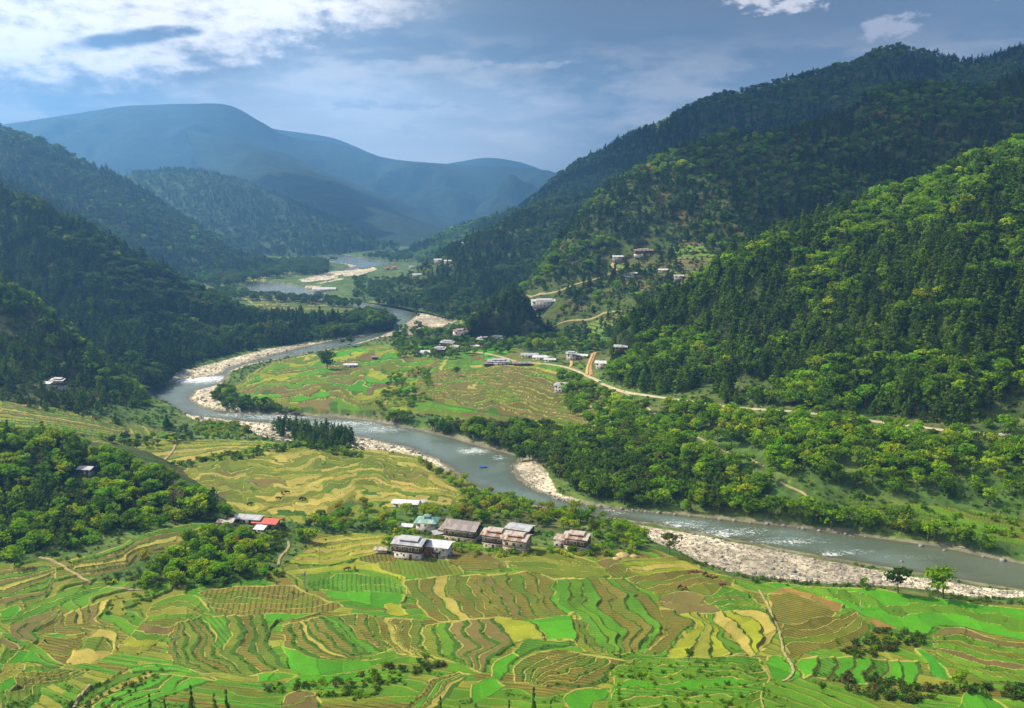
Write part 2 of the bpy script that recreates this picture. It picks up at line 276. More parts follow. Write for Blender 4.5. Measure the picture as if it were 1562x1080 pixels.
PATCH = [
 # (curve A, curve B, strips, colours, row angle deg, row warp)
 ([(0,868),(30,862),(60,859),(78,862)], [(0,924),(45,913),(90,903),(98,884)], 7, 'dmdtdmd', 10),
 ([(-20,930),(0,928),(28,921)], [(-20,942),(0,938),(22,930)], 1, 'g', 0),
 ([(-10,944),(40,922),(90,908),(140,893),(185,888)], [(5,950),(35,936),(90,920),(130,913),(165,902)], 2, 'mG', 0),
 ([(90,924),(45,932),(20,944),(12,960),(22,974),(40,982)], [(90,926),(70,938),(58,950),(53,965),(47,978),(42,983)], 2, 'dd', 0),
 ([(91,929),(70,940),(60,955),(58,962)], [(90,931),(92,944),(105,957),(121,966)], 2, 'bb', 4),
 ([(58,963),(75,970),(100,973),(122,967)], [(68,1009),(90,1011),(118,1008),(132,986)], 3, 'bbb', 4),
 ([(93,931),(94,942),(106,953),(126,960),(172,962)], [(168,917),(156,928),(143,940),(150,952),(173,959)], 5, 'btbdt', 0),
 ([(122,966),(140,961),(160,962),(178,968),(184,985)], [(130,985),(118,1000),(116,1009),(145,1007),(178,994)], 3, 'tot', 0),
 ([(228,918),(258,908),(292,909),(328,930)], [(188,985),(203,996),(232,992),(254,966)], 9, 'mowmodmyw', 0),
 ([(262,955),(263,975),(272,1008),(300,1026)], [(311,940),(325,965),(338,980),(346,1005),(382,1028)], 5, 'bbobb', 3),
 ([(312,940),(325,955),(335,973),(337,986)], [(352,938),(358,955),(358,975),(346,994)], 1, 'G', 60),
 ([(354,938),(359,960),(350,988),(358,1010),(384,1030)], [(405,932),(403,960),(408,985),(425,1003),(442,1014)], 3, 'obo', 3),
 ([(298,904),(345,898),(400,892),(455,893)], [(340,932),(400,934),(450,936),(500,932),(530,925)], 3, 'bob', 80),
 ([(405,934),(430,934),(460,935),(485,936)], [(405,978),(408,962),(418,952),(425,948)], 2, 'gG', 0),
 ([(423,956),(427,980),(455,998),(500,1001)], [(492,942),(506,957),(540,985),(572,996)], 5, 'bbtbb', 6),
 ([(494,942),(507,957),(540,984),(574,995)], [(510,940),(535,962),(562,980),(584,993)], 2, 'GG', 12),
 ([(512,939),(536,961),(565,979),(585,992)], [(560,937),(560,957),(578,972),(590,988)], 2, 'bb', 6),
 ([(562,938),(562,958),(582,974),(600,994)], [(640,944),(638,965),(640,990),(668,1013)], 6, 'bbtbbb', 8),
 ([(424,982),(440,993),(480,1002),(550,1002),(600,996)], [(440,1012),(465,1030),(520,1022),(570,1010),(604,1000)], 1, 'g', 0),
 ([(392,1030),(420,1026),(455,1030)], [(398,1042),(430,1040),(455,1034)], 1, 'g', 0),
 ([(470,1034),(520,1026),(575,1016)], [(440,1046),(500,1040),(560,1026)], 1, 'g', 0),
 ([(487,899),(520,904),(560,903),(612,908)], [(515,912),(560,918),(595,928),(615,938)], 1, 'g', 0),
 ([(590,924),(605,922),(618,928)], [(592,934),(605,938),(620,936)], 1, 'y', 0),
 ([(440,876),(520,866),(580,872),(612,886)], [(480,898),(530,903),(580,902),(618,906)], 3, 'ymG', 80),
 ([(480,824),(520,817),(560,815),(588,817)], [(440,862),(490,866),(540,858),(600,840)], 9, 'ytwytwyty', 0),
 ([(545,860),(582,845),(640,849),(702,870)], [(600,876),(640,888),(665,887),(697,880)], 2, 'bo', 78),
 ([(683,848),(720,842),(760,852),(779,862)], [(690,868),(720,874),(750,872),(780,868)], 2, 'db', 8),
 ([(612,888),(625,910),(640,935),(662,947)], [(832,873),(842,900),(852,930),(862,948)], 12, 'bbtbbbbdbobb', 6),
 ([(645,950),(640,965),(645,990),(655,1003),(684,1014)], [(740,946),(758,965),(777,986),(748,1004),(722,1028)], 5, 'omddd', 30),
 ([(742,947),(758,965),(776,988)], [(770,946),(800,963),(820,980)], 1, 'y', 0),
 ([(772,945),(800,960),(822,980)], [(872,944),(880,962),(872,979)], 1, 'g', 0),
 ([(772,1000),(800,986),(850,981),(876,977)], [(766,1012),(800,998),(850,988),(880,984)], 1, 'G', 0),
 ([(770,1000),(752,1010),(740,1020),(732,1034)], [(780,1004),(766,1015),(755,1028),(742,1040)], 1, 'g', 0),
 ([(762,1046),(768,1020),(800,1002),(858,990)], [(830,1053),(895,1050),(925,1036),(940,1010)], 6, 'bbbbbb', 6),
 ([(832,878),(840,895),(852,922),(862,940)], [(842,888),(856,905),(874,922),(881,938)], 1, 'g', 0),
 ([(765,848),(800,838),(850,840),(902,855)], [(790,868),(830,876),(880,880),(922,876)], 3, 'owo', 10),
 ([(905,856),(930,852),(946,853)], [(925,878),(950,878),(976,876)], 3, 'dbb', 60),
 ([(946,852),(980,848),(1030,846),(1058,858)], [(977,876),(1010,878),(1040,876),(1064,874)], 5, 'wytyw', 60),
 ([(836,882),(850,905),(880,938),(912,975),(935,1004)], [(942,880),(972,900),(1004,930),(1014,952),(1000,985)], 7, 'GmGbbGb', 8),
 ([(862,945),(874,975),(890,992),(918,1000)], [(882,944),(905,975),(925,995),(940,1003)], 2, 'ob', 6),
 ([(950,880),(1000,871),(1050,867),(1105,880)], [(1000,906),(1030,904),(1062,901),(1116,898)], 4, 'bobo', 12),
 ([(1003,906),(1040,902),(1070,912),(1090,931)], [(1008,918),(1030,932),(1060,935),(1088,933)], 2, 'dd', 0),
 ([(1062,905),(1100,893),(1130,903),(1160,930)], [(1088,931),(1110,935),(1140,938),(1162,942)], 3, 'GoG', 12),
 ([(1002,928),(1014,955),(1002,975),(985,996)], [(1026,929),(1044,948),(1022,978),(1002,1000)], 1, 'b', 8),
 ([(1040,933),(1046,955),(1022,985),(1012,1008)], [(1078,935),(1112,972),(1145,988),(1142,1000)], 4, 'ywym', 0),
 ([(1080,934),(1095,955),(1130,975),(1146,1002)], [(1115,932),(1166,945),(1190,965),(1182,992)], 3, 'tyt', 0),
 ([(1165,906),(1200,904),(1250,911),(1284,924)], [(1163,911),(1200,915),(1240,925),(1275,932)], 1, 'r', 25),
 ([(1165,913),(1200,917),(1240,927),(1272,934)], [(1178,950),(1200,953),(1232,951),(1262,942)], 1, 'b', 28),
 ([(1196,956),(1226,953),(1270,943),(1302,930)], [(1212,1002),(1260,990),(1302,976),(1338,950)], 4, 'bbob', 28),
 ([(1336,946),(1360,945),(1384,951)], [(1350,956),(1365,961),(1380,960)], 1, 'r', 0),
 ([(1150,889),(1250,898),(1350,908),(1450,918),(1600,932)], [(1290,926),(1350,946),(1420,968),(1480,962),(1620,990)], 3, 'gmg', 20),
 ([(1440,970),(1480,963),(1530,976),(1620,992)], [(1430,1002),(1470,1022),(1540,1042),(1620,1050)], 8, 'dmomdmom', 70),
 ([(1228,1000),(1215,1015),(1212,1030)], [(1388,1008),(1396,1022),(1380,1042)], 7, 'gGggGgg', 70),
 ([(1200,998),(1175,1004),(1162,1018),(1160,1030)], [(1204,1000),(1209,1014),(1204,1025),(1190,1030)], 1, 'g', 0),
 ([(1395,998),(1415,1000),(1430,1010)], [(1412,1030),(1430,1034),(1442,1028)], 1, 'e', 0),
 ([(1418,1080),(1470,1058),(1505,1054)], [(1425,1100),(1500,1100),(1548,1088)], 1, 'g', 0),
 ([(938,1014),(1000,1004),(1080,1004),(1160,1004)], [(928,1100),(1000,1100),(1090,1100),(1165,1090)], 9, 'GmGmgGmmG', 0),
 ([(130,1084),(150,1052),(178,1032),(206,1020)], [(168,1100),(222,1076),(280,1058),(336,1036)], 5, 'mtggg', 0),
 ([(206,1018),(240,1014),(290,1018),(330,1032)], [(212,1024),(250,1024),(300,1028),(336,1036)], 2, 'eg', 0),
 ([(0,1016),(20,1010),(38,1012)], [(0,1080),(20,1070),(40,1046)], 3, 'wgm', 0),
 ([(42,1014),(85,1010),(104,1012)], [(0,1090),(60,1066),(105,1036),(142,1018)], 6, 'mobbom', 60),
 ([(-4,966),(12,980),(18,990)], [(-4,1010),(25,1003),(44,985)], 2, 'dm', 0),
 ([(42,984),(75,992),(110,1010)], [(0,1014),(40,1008),(100,1012)], 2, 'mg', 0),
 ([(588,1088),(630,1056),(660,1036),(692,1024)], [(640,1100),(672,1066),(700,1042),(709,1028)], 4, 'bgbt', 60),
 ([(712,1050),(730,1038),(742,1040)], [(705,1070),(730,1060),(750,1050)], 1, 'g', 0),
 ([(862,1086),(868,1066),(885,1056),(922,1052)], [(900,1095),(915,1072),(925,1060),(932,1056)], 1, 'g', 0),
 ([(440,1066),(470,1058),(492,1057)], [(445,1090),(485,1086),(505,1068)], 2, 'dd', 0),
 ([(100,856),(160,840),(230,815),(300,802),(332,799)], [(135,884),(180,877),(232,852),(292,838)], 5, 'mdtdd', 0),
 ([(250,702),(330,688),(430,691),(480,684),(560,686),(640,700),(722,742)], [(325,782),(420,786),(500,785),(560,765),(620,772),(700,772)], 17, 'ototwbototwdtoowt', 0),
 ([(110,676),(200,668),(300,671),(400,674)], [(150,700),(240,704),(330,688),(422,684)], 6, 'owyotw', 0),
 ([(0,612),(60,624),(140,640),(200,654)], [(0,652),(80,657),(150,666),(214,670)], 9, 'dmdtdwymw', 0),
 ([(352,598),(400,562),(450,546),(520,536),(620,529),(700,519)], [(350,611),(420,621),(520,630),(600,622),(660,590)], 12, 'odgmgdymdgod', 0),
 ([(640,577),(700,560),(800,558),(860,572),(940,592)], [(628,606),(700,622),(780,636),(860,647),(902,652)], 15, 'dddodbddddddbom', 0),
 ([(370,452),(460,455),(560,464)], [(400,476),(500,474),(568,472)], 5, 'okoko', 0),
 ([(360,420),(380,418),(404,420)], [(358,430),(380,431),(406,428)], 1, 'y', 0),
 ([(430,409),(438,408),(446,409)], [(430,416),(438,417),(446,416)], 1, 'y', 0),
 ([(700,480),(760,520),(840,505),(960,480)], [(720,520),(800,525),(880,522),(960,512)], 6, 'mskmsm', 0),
]
DENSE = 2.6
ys_ = lambda y: np.clip(((1 / Y0 - 1 / y) / (1 / Y0 - 1 / Y1) * (NR - 1)), 0, NR - 1)
for pi_, (a, b, n, codes, ang) in enumerate(PATCH):
    a = np.array(a, float); b = np.array(b, float)
    la = np.hypot(*(a[1:] - a[:-1]).T).sum(); lb = np.hypot(*(b[1:] - b[:-1]).T).sum(); wd = max(np.hypot(*(b[0] - a[0])), np.hypot(*(b[-1] - a[-1])), np.hypot(*(b[len(b) // 2] - a[len(a) // 2])))
    nT = int(max(la, lb) * DENSE) + 8; nS = int(wd * DENSE * 1.3) + 8
    Aw = wpoly(resample(a, nT)); Bw = wpoly(resample(b, nT))
    t = np.linspace(0, 1, nT)[:, None]; s = np.linspace(0, 1, nS)[None, :]
    x = Aw[:, 0:1] + (Bw[:, 0:1] - Aw[:, 0:1]) * s; y = Aw[:, 1:2] + (Bw[:, 1:2] - Aw[:, 1:2]) * s
    if 2 < n < 12 and y.mean() < 470 and min(np.hypot(Bw[:, 0] - Aw[:, 0], Bw[:, 1] - Aw[:, 1]).mean(), 900) / n > 8.5: codes = ''.join(c if j % 2 or c in 'gyt' else c + c for j, c in enumerate(codes)); n = len(codes)
    wk = 1.0 if y.mean() < 480 else .6; wx = (fbm(x / 30, y / 30, 3, 151) - .5) * 13 + (fbm(x / 8, y / 8, 2, 153) - .5) * 3.2; wy = (fbm(x / 30, y / 30, 3, 155) - .5) * 13 + (fbm(x / 8, y / 8, 2, 157) - .5) * 3.2
    x = x + wx * wk; y = y + wy * wk
    wob_s = (fbm(t * max(la, lb) / (30 if n < 12 else 45), s * n * .3 + pi_, 3, 60 + pi_) - .5) * (1.1 if n < 12 or y.mean() < 500 else 4.5) * np.minimum(1, np.minimum(s, 1 - s) * n)
    q = np.clip(s * n + wob_s, 0, n - 1e-4); k = np.floor(q).astype(int); f = q - k
    width = np.hypot(Bw[:, 0] - Aw[:, 0], Bw[:, 1] - Aw[:, 1])[:, None] / n
    sc = (np.arange(n) + .5) / n
    Zc = G(Aw[:, 0:1] + (Bw[:, 0:1] - Aw[:, 0:1]) * sc[None, :], Aw[:, 1:2] + (Bw[:, 1:2] - Aw[:, 1:2]) * sc[None, :])
    if n > 1 and y.mean() < 480:    # exaggerate the steps a little so that banks read
        m_ = Zc.mean(1, keepdims=True); Zc = m_ + (Zc - m_) * 1.1
    zc = np.take_along_axis(Zc, np.broadcast_to(k, (nT, nS)), 1)
    cb = np.floor(t * max(1, max(la, lb) / 46) + _hash(k, k * 0 + pi_, 3) * 3)      # cross divisions along a strip
    h1 = _hash(k + 13 * pi_, cb, 4); zc = zc + (h1 - .5) * .35
    pal = np.array([RGB[c] for c in codes]); pal = pal * .90 + A3((.17,.17,.04)) * .10; spal = np.array([STR.get(c, 0.) for c in codes])
    kk = np.minimum(k, len(codes) - 1)
    if n >= 12 and y.mean() > 500: kk = (_hash(k, np.floor(t * max(la, lb) / 60 + .5 * _hash(k, k * 0, 6)), 31 + pi_) * len(codes)).astype(int).clip(0, len(codes) - 1)
    c = pal[kk] * (.82 + .36 * h1)[..., None]; st = np.broadcast_to(spal[kk], k.shape).copy()
    h2 = _hash(cb, k + 7 * pi_, 8)
    warmf = ((h2 > .78) & (st > .4))[..., None]; c = np.where(warmf, c * .55 + A3((.09,.20,.025)) * .45, c)
    lw = np.minimum(np.maximum(.45, 3.6e-6 * y * y), np.maximum(width * .12, .30)); de_lo = f * width; de_hi = (1 - f) * width
    edge_t = np.minimum(t, 1 - t) * max(la, lb) * y / FPX
    dz = np.zeros_like(zc)
    lip = (de_lo < lw) | (edge_t < lw * .8)
    bare = fbm(x / 5, y / 5, 2, 77) > .40
    c = np.where(lip[..., None], np.where(bare[..., None], A3((.40,.34,.14)), A3((.16,.24,.035))), c)
    bank = de_hi < lw * (1.0 + 1.2 * fbm(x / 6, y / 6, 2, 78)) * (2.0 if (y.mean() < 290 and codes[0] != 'g') or 'dmd' in codes or 'mdt' in codes else 1.0)
    c = np.where((bank & ~lip)[..., None], A3((.055,.125,.018)), c)
    st[lip | bank] = 0; dz = np.where(lip, .14, 0) + np.where(bank, .2 * fbm(x / 1.2, y / 1.2, 2, 79), 0)
    yr = ys_(y); r0 = np.round(yr).astype(int); c0 = np.round((x / y + SMAX) / (2 * SMAX) * (NC - 1)).astype(int)
    ok = (c0 >= 0) & (c0 < NC) & (y > Y0) & (y < Y1)
    ok &= dist[np.clip(r0, 0, NR - 1), np.clip(c0, 0, NC - 1)] > 6
    r0 = r0[ok]; c0 = c0[ok]
    C[r0, c0] = c[ok]; Z[r0, c0] = (zc + dz)[ok]; FIELD[r0, c0] = True
    th = R(ang); rc = y * math.cos(th) + x * math.sin(th) + 1.5 * fbm(x / 25, y / 25, 2, 88)
    STRIPE[r0, c0] = st[ok]; ROWC[r0, c0] = rc[ok]; gm[r0, c0] = False
wild = ~FIELD & ~gm & (dist > 1.5); C[wild] *= (.45 + 1.05 * fbm(X / 2.4, Y / 2.8, 3, 61))[wild][:, None]; C[wild] *= (.75 + .5 * fbm(X / 9, Y / 11, 2, 62))[wild][:, None]
C *= (.86 + .28 * fine)[..., None]
C *= (.85 + .3 * fbm(X / 7, Y / 30, 3, 91))[..., None]

mo = (sstep(fbm(X / 4.5, Y / 5.5, 3, 95), .48, .68) * .22)[..., None]; C = np.where(FIELD[..., None] & (C[..., :1] > .11), C * (1 - mo) + A3((.105,.175,.03)) * mo, C)
C[FIELD] *= A3((.82, .84, .46))
def new_mesh(name, V, F, mats=(), smooth=False):
    """V (n,3), F (m,4) or (m,3) int array"""
    me = bpy.data.meshes.new(name); V = np.asarray(V, np.float32); F = np.asarray(F, np.int32)
    me.vertices.add(len(V)); me.vertices.foreach_set('co', V.ravel())
    m, k = F.shape; me.loops.add(m * k); me.loops.foreach_set('vertex_index', F.ravel())
    me.polygons.add(m); me.polygons.foreach_set('loop_start', np.arange(0, m * k, k, dtype=np.int32)); me.polygons.foreach_set('loop_total', np.full(m, k, np.int32))
    if smooth: me.polygons.foreach_set('use_smooth', np.ones(m, bool))
    me.update(calc_edges=True)
    for q in mats: me.materials.append(q)
    return me
def link(name, me, parent=None, loc=None):
    o = bpy.data.objects.new(name, me); COL.objects.link(o)
    if parent is not None: o.parent = parent
    if loc is not None: o.location = loc
    return o
def grid_faces(nr, nc):
    i = np.arange(nr * nc, dtype=np.int32).reshape(nr, nc)
    return np.stack([i[:-1, :-1], i[:-1, 1:], i[1:, 1:], i[1:, :-1]], -1).reshape(-1, 4)
def structure(o): o['kind'] = 'structure'; return o
def attr(me, name, kind, data):
    a = me.attributes.new(name, kind, 'POINT'); a.data.foreach_set({'FLOAT': 'value', 'INT': 'value', 'FLOAT_VECTOR': 'vector', 'FLOAT_COLOR': 'color'}[kind], np.ascontiguousarray(data).ravel())

# ------------------------------------------------------------------ materials
def material(name): 
    m = bpy.data.materials.new(name); m.use_nodes = True; return m, m.node_tree, m.node_tree.nodes['Principled BSDF'], NT(m.node_tree)
def attr_node(nt, name, t='GEOMETRY'):
    n = nt.nodes.new('ShaderNodeAttribute'); n.attribute_name = name; n.attribute_type = t; return n
def pos(nt): return nt.nodes.new('ShaderNodeNewGeometry').outputs['Position']
def mat_ground():
    m, nt, p, h = material('ground'); c = attr_node(nt, 'col').outputs['Color']; st = attr_node(nt, 'stripe').outputs['Fac']; rc = attr_node(nt, 'rowc').outputs['Fac']
    P = pos(nt); n1 = h.noise(P, .9, 4, .7); n2 = h.noise(P, 3.0, 3, .7)
    wv = h.m('SINE', h.m('ADD', h.m('MULTIPLY', rc, 2 * math.pi / 1.75), h.m('MULTIPLY', n1, 1.6)))
    k = h.m('MULTIPLY', h.sm(wv, .1, .75), st)
    k = h.m('MULTIPLY', k, h.m('MULTIPLY_ADD', h.sm(n1, .3, .6), .5, .5))
    dk = h.mix(1.0, c, (.40, .58, .34), 'MULTIPLY'); col = h.mix(k, c, dk)
    col = h.mix(1.0, col, h.mix(h.sm(n2, .3, .7), (.70, .72, .68), (1.26, 1.24, 1.2)), 'MULTIPLY')
    h.L(col, p.inputs['Base Color']); p.inputs['Roughness'].default_value = .95; p.inputs['Specular IOR Level'].default_value = .15
    b = nt.nodes.new('ShaderNodeBump'); b.inputs['Strength'].default_value = .55; b.inputs['Distance'].default_value = .35
    h.L(h.m('ADD', n2, h.m('MULTIPLY', k, -.6)), b.inputs['Height']); h.L(b.outputs[0], p.inputs['Normal']); return m
def mat_simple(name, c1, c2=None, scale=1.0, rough=.9, bump=0.0, spec=.2, stretch=None, metal=0.0):
    m, nt, p, h = material(name); P = nt.nodes.new('ShaderNodeTexCoord').outputs['Object']
    if stretch:
        mp = nt.nodes.new('ShaderNodeMapping'); mp.inputs['Scale'].default_value = stretch; h.L(P, mp.inputs[0]); P = mp.outputs[0]
    n = h.noise(P, scale, 5, .65); h.L(h.mix(h.sm(n, .36, .64), c1, c2 or c1), p.inputs['Base Color'])
    p.inputs['Roughness'].default_value = rough; p.inputs['Specular IOR Level'].default_value = spec; p.inputs['Metallic'].default_value = metal
    if bump:
        b = nt.nodes.new('ShaderNodeBump'); b.inputs['Strength'].default_value = bump; b.inputs['Distance'].default_value = .3; h.L(n, b.inputs['Height']); h.L(b.outputs[0], p.inputs['Normal'])
    return m
def mat_hill(name, c1, c2, c3, s=1.0, terr=False):
    m, nt, p, h = material(name); P = pos(nt)
    n = h.noise(P, .012 * s, 6, .6); n2 = h.noise(P, .09 * s, 5, .7)
    col = h.mix(h.sm(n2, .38, .62), c1, c2); col = h.mix(h.m('MULTIPLY', h.sm(n, .55, .68), .7), col, c3)
    if terr:      # stepped plots where the attribute says so: banks and beds follow the height
        sp = nt.nodes.new('ShaderNodeSeparateXYZ'); h.L(P, sp.inputs[0]); zz = h.m('ADD', h.m('MULTIPLY', sp.outputs[2], .30), h.m('MULTIPLY', n, 3.0)); fr = h.m('FRACT', zz)
        wn = nt.nodes.new('ShaderNodeTexWhiteNoise'); wn.noise_dimensions = '1D'; h.L(h.m('FLOOR', zz), wn.inputs['W'])
        pl_ = h.mix(h.sm(wn.outputs[0], .3, .6), (.13, .11, .05), (.13, .20, .03)); pl_ = h.mix(h.sm(fr, .72, .80), pl_, (.045, .075, .02)); col = h.mix(attr_node(nt, 'terr').outputs['Fac'], col, pl_)
    h.L(col, p.inputs['Base Color']); p.inputs['Roughness'].default_value = 1; p.inputs['Specular IOR Level'].default_value = .05
    b = nt.nodes.new('ShaderNodeBump'); b.inputs['Strength'].default_value = .8; b.inputs['Distance'].default_value = 3.0 / s; h.L(n2, b.inputs['Height']); h.L(b.outputs[0], p.inputs['Normal'])
    return m
def mat_leaf():
    m, nt, p, h = material('foliage'); t = attr_node(nt, 'tint', 'INSTANCER').outputs['Color']; P = pos(nt)
    n = h.noise(P, .8, 3, .7); v = h.mix(h.sm(n, .3, .7), (.68, .72, .7), (1.25, 1.22, 1.15)); col = h.mix(1.0, t, v, 'MULTIPLY')
    nt.nodes.remove(p); d = nt.nodes.new('ShaderNodeBsdfDiffuse'); tr = nt.nodes.new('ShaderNodeBsdfTranslucent'); mx = nt.nodes.new('ShaderNodeMixShader')
    h.L(col, d.inputs[0]); h.L(h.mix(1.0, col, (1.25, 1.3, .6), 'MULTIPLY'), tr.inputs[0]); mx.inputs[0].default_value = .40
    h.L(d.outputs[0], mx.inputs[1]); h.L(tr.outputs[0], mx.inputs[2]); h.L(mx.outputs[0], nt.nodes['Material Output'].inputs[0]); return m
def mat_water():
    m, nt, p, h = material('river_water'); P = pos(nt); fo = attr_node(nt, 'foam').outputs['Fac']; ch = attr_node(nt, 'chop').outputs['Fac']; sh = attr_node(nt, 'shallow').outputs['Fac']
    mp = nt.nodes.new('ShaderNodeMapping'); mp.inputs['Scale'].default_value = (.55, 1.0, 1.0); h.L(P, mp.inputs[0])
    n = h.noise(mp.outputs[0], .35, 5, .7); n3 = h.noise(mp.outputs[0], 1.4, 4, .7); n2 = h.noise(P, .03, 3, .5)
    base = h.mix(h.sm(n2, .35, .65), (.085, .115, .080), (.13, .175, .15)); base = h.mix(sh, base, (.085, .085, .035))
    fm = h.m('MULTIPLY', h.sm(h.m('ADD', h.m('ADD', h.m('MULTIPLY', n3, .55), h.m('MULTIPLY', n, .5)), h.m('MULTIPLY', fo, .17)), .62, .78), h.m('MINIMUM', h.m('MULTIPLY_ADD', fo, 1.3, .05), 1.0))
    h.L(h.mix(fm, base, (.75, .78, .78)), p.inputs['Base Color']); h.L(h.m('MULTIPLY_ADD', fm, .5, .16), p.inputs['Roughness'])
    p.inputs['Specular IOR Level'].default_value = .6
    b = nt.nodes.new('ShaderNodeBump'); h.L(h.m('MULTIPLY_ADD', ch, .5, .12), b.inputs['Strength']); b.inputs['Distance'].default_value = .9
    h.L(h.m('ADD', n, h.m('MULTIPLY', n3, .5)), b.inputs['Height']); h.L(b.outputs[0], p.inputs['Normal']); return m
def mat_roof(name, c1, c2, k=.5):
    m, nt, p, h = material(name); tc = nt.nodes.new('ShaderNodeTexCoord').outputs['Object']; n = h.noise(tc, .55, 5, .7); n2 = h.noise(tc, 3.0, 3, .7)
    sp = nt.nodes.new('ShaderNodeSeparateXYZ'); h.L(tc, sp.inputs[0]); wv = h.m('SINE', h.m('MULTIPLY', sp.outputs[0], 9.0))
    pan = h.noise(None, 1.0)
    cx = nt.nodes.new('ShaderNodeCombineXYZ'); h.L(h.m('FLOOR', h.m('MULTIPLY', sp.outputs[0], .9)), cx.inputs[0]); h.L(h.m('FLOOR', h.m('MULTIPLY', sp.outputs[1], .42)), cx.inputs[1])
    wn = nt.nodes.new('ShaderNodeTexWhiteNoise'); h.L(cx.outputs[0], wn.inputs[0])
    f = h.sm(h.m('ADD', h.m('MULTIPLY', n, .7), h.m('MULTIPLY', wn.outputs[0], .3)), k - .12, k + .12)
    col = h.mix(f, c1, c2); col = h.mix(1.0, col, h.mix(h.m('MULTIPLY_ADD', wv, .5, .5), (.86, .86, .86), (1.08, 1.08, 1.08)), 'MULTIPLY')
    h.L(col, p.inputs['Base Color']); p.inputs['Roughness'].default_value = .55; p.inputs['Specular IOR Level'].default_value = .3; return m
M = {'ground': mat_ground(), 'leaf': mat_leaf(), 'water': mat_water(),
     'bark': mat_simple('bark', (.10, .075, .05), (.20, .16, .12), 2.0), 'white': mat_simple('lime_wash', (.62, .59, .53), (.42, .38, .32), .6),
     'stone': mat_simple('stone_wall', (.34, .31, .26), (.46, .43, .37), 1.4, bump=.4), 'mud': mat_simple('mud_wall', (.34, .27, .19), (.44, .37, .27), .8),
     'timber': mat_simple('dark_timber', (.085, .050, .030), (.14, .09, .055), 2.0, stretch=(1, 1, 4)), 'frame': mat_simple('window_frame', (.70, .66, .58)), 'pane': mat_simple('window_glass', (.02, .022, .028), rough=.15, spec=.6),
     'dark': mat_simple('dark_opening', (.02, .018, .015)), 'blue': mat_simple('blue_panel', (.08, .17, .34)), 'redcloth': mat_simple('red_cloth', (.55, .04, .03)),
     'grey': mat_roof('grey_tin', (.40, .40, .41), (.27, .27, .28)), 'white_tin': mat_roof('white_tin', (.58, .58, .59), (.46, .46, .47)), 'rust': mat_roof('rusty_tin', (.42, .37, .32), (.24, .12, .07), .48),
     'slate': mat_roof('dark_shingle', (.20, .165, .15), (.29, .25, .23)), 'green': mat_roof('green_tin', (.13, .27, .22), (.34, .41, .38), .50), 'red': mat_roof('red_tin', (.55, .095, .06), (.42, .14, .10), .55),
     'road': mat_simple('dirt_road', (.46, .39, .25), (.34, .28, .17), .15), 'path': mat_simple('dirt_path', (.34, .27, .13), (.25, .20, .09), .3), 'yroad': mat_simple('yellow_earth', (.50, .35, .11), (.38, .26, .08), .2), 'scar': mat_simple('red_earth', (.30, .15, .06), (.42, .25, .10), .12),
     'rock': mat_simple('river_rock', (.27, .25, .215), (.15, .14, .12), 1.2, bump=.5), 'steel': mat_simple('galvanised_pole', (.30, .30, .30)), 'hay': mat_simple('hay', (.50, .38, .16), (.32, .23, .10), 1.5, bump=.6)}
LM = M['leaf']
# ------------------------------------------------------------------ ground and river objects
V = np.stack([X, Y, Z], -1).reshape(-1, 3)
me = new_mesh('ground', V, grid_faces(NR, NC), [M['ground']])
attr(me, 'col', 'FLOAT_COLOR', np.concatenate([C.clip(0, 1), np.ones(C.shape[:2] + (1,))], -1).astype(np.float32)); attr(me, 'stripe', 'FLOAT', STRIPE.astype(np.float32)); attr(me, 'rowc', 'FLOAT', ROWC.astype(np.float32))
structure(link('ground', me))
fp = new_mesh('far_plain', [(-9000, 120, -4), (9000, 120, -4), (9000, 10000, -4), (-9000, 10000, -4)], [(0, 1, 2, 3)], [mat_simple('far_plain', (.07, .10, .03), (.12, .11, .05), .01)])
structure(link('far_plain', fp))
def build_river():
    r = np.arange(0, NR, 2); c = np.arange(0, NC, 2); x = X[np.ix_(r, c)]; y = Y[np.ix_(r, c)]; d = dist[np.ix_(r, c)]
    F = grid_faces(len(r), len(c)); keep = d.ravel()[F].min(1) < 4; F = F[keep]; used = np.unique(F); mp = np.zeros(x.size, int); mp[used] = np.arange(len(used))
    vx, vy, vd = x.ravel()[used], y.ravel()[used], d.ravel()[used]
    px, py = project(np.stack([vx, vy, vx * 0], -1)); foam = np.zeros(len(used)); chop = np.full(len(used), .35)
    def blob(cx, cy, rx, ry, k, arr): np.maximum(arr, k * np.exp(-((px - cx) / rx) ** 2 - ((py - cy) / ry) ** 2), out=arr)
    for b in ((722,688,30,6,1.1),(760,698,14,5,.8),(300,578,50,8,1.5),(330,577,25,5,1.3),(420,636,90,6,.9),(520,646,90,6,.9),(580,655,60,8,.8),(355,633,50,5,.8),(940,780,30,8,.7),(1040,800,60,9,.8),(1110,812,80,9,.85),(1200,826,70,8,.8),(1290,842,60,6,.65),(1390,850,50,5,.45),(470,538,40,5,.3),(620,474,20,4,.3),(1270,845,22,4,1.1),(1100,817,20,4,1.1)): blob(*b, foam)
    for b in ((1150,818,230,25,1.0),(400,636,250,14,.8),(725,692,60,12,1.0)): blob(*b, chop)
    sh = sstep(-vd, 9, 1) * .8; sh = np.maximum(sh, sstep(px, 1250, 1560) * .6)
    me = new_mesh('river', np.stack([vx, vy, vx * 0], -1), mp[F], [M['water']]); attr(me, 'foam', 'FLOAT', foam.astype(np.float32)); attr(me, 'chop', 'FLOAT', chop.astype(np.float32)); attr(me, 'shallow', 'FLOAT', sh.astype(np.float32))
    structure(link('river', me))
build_river()
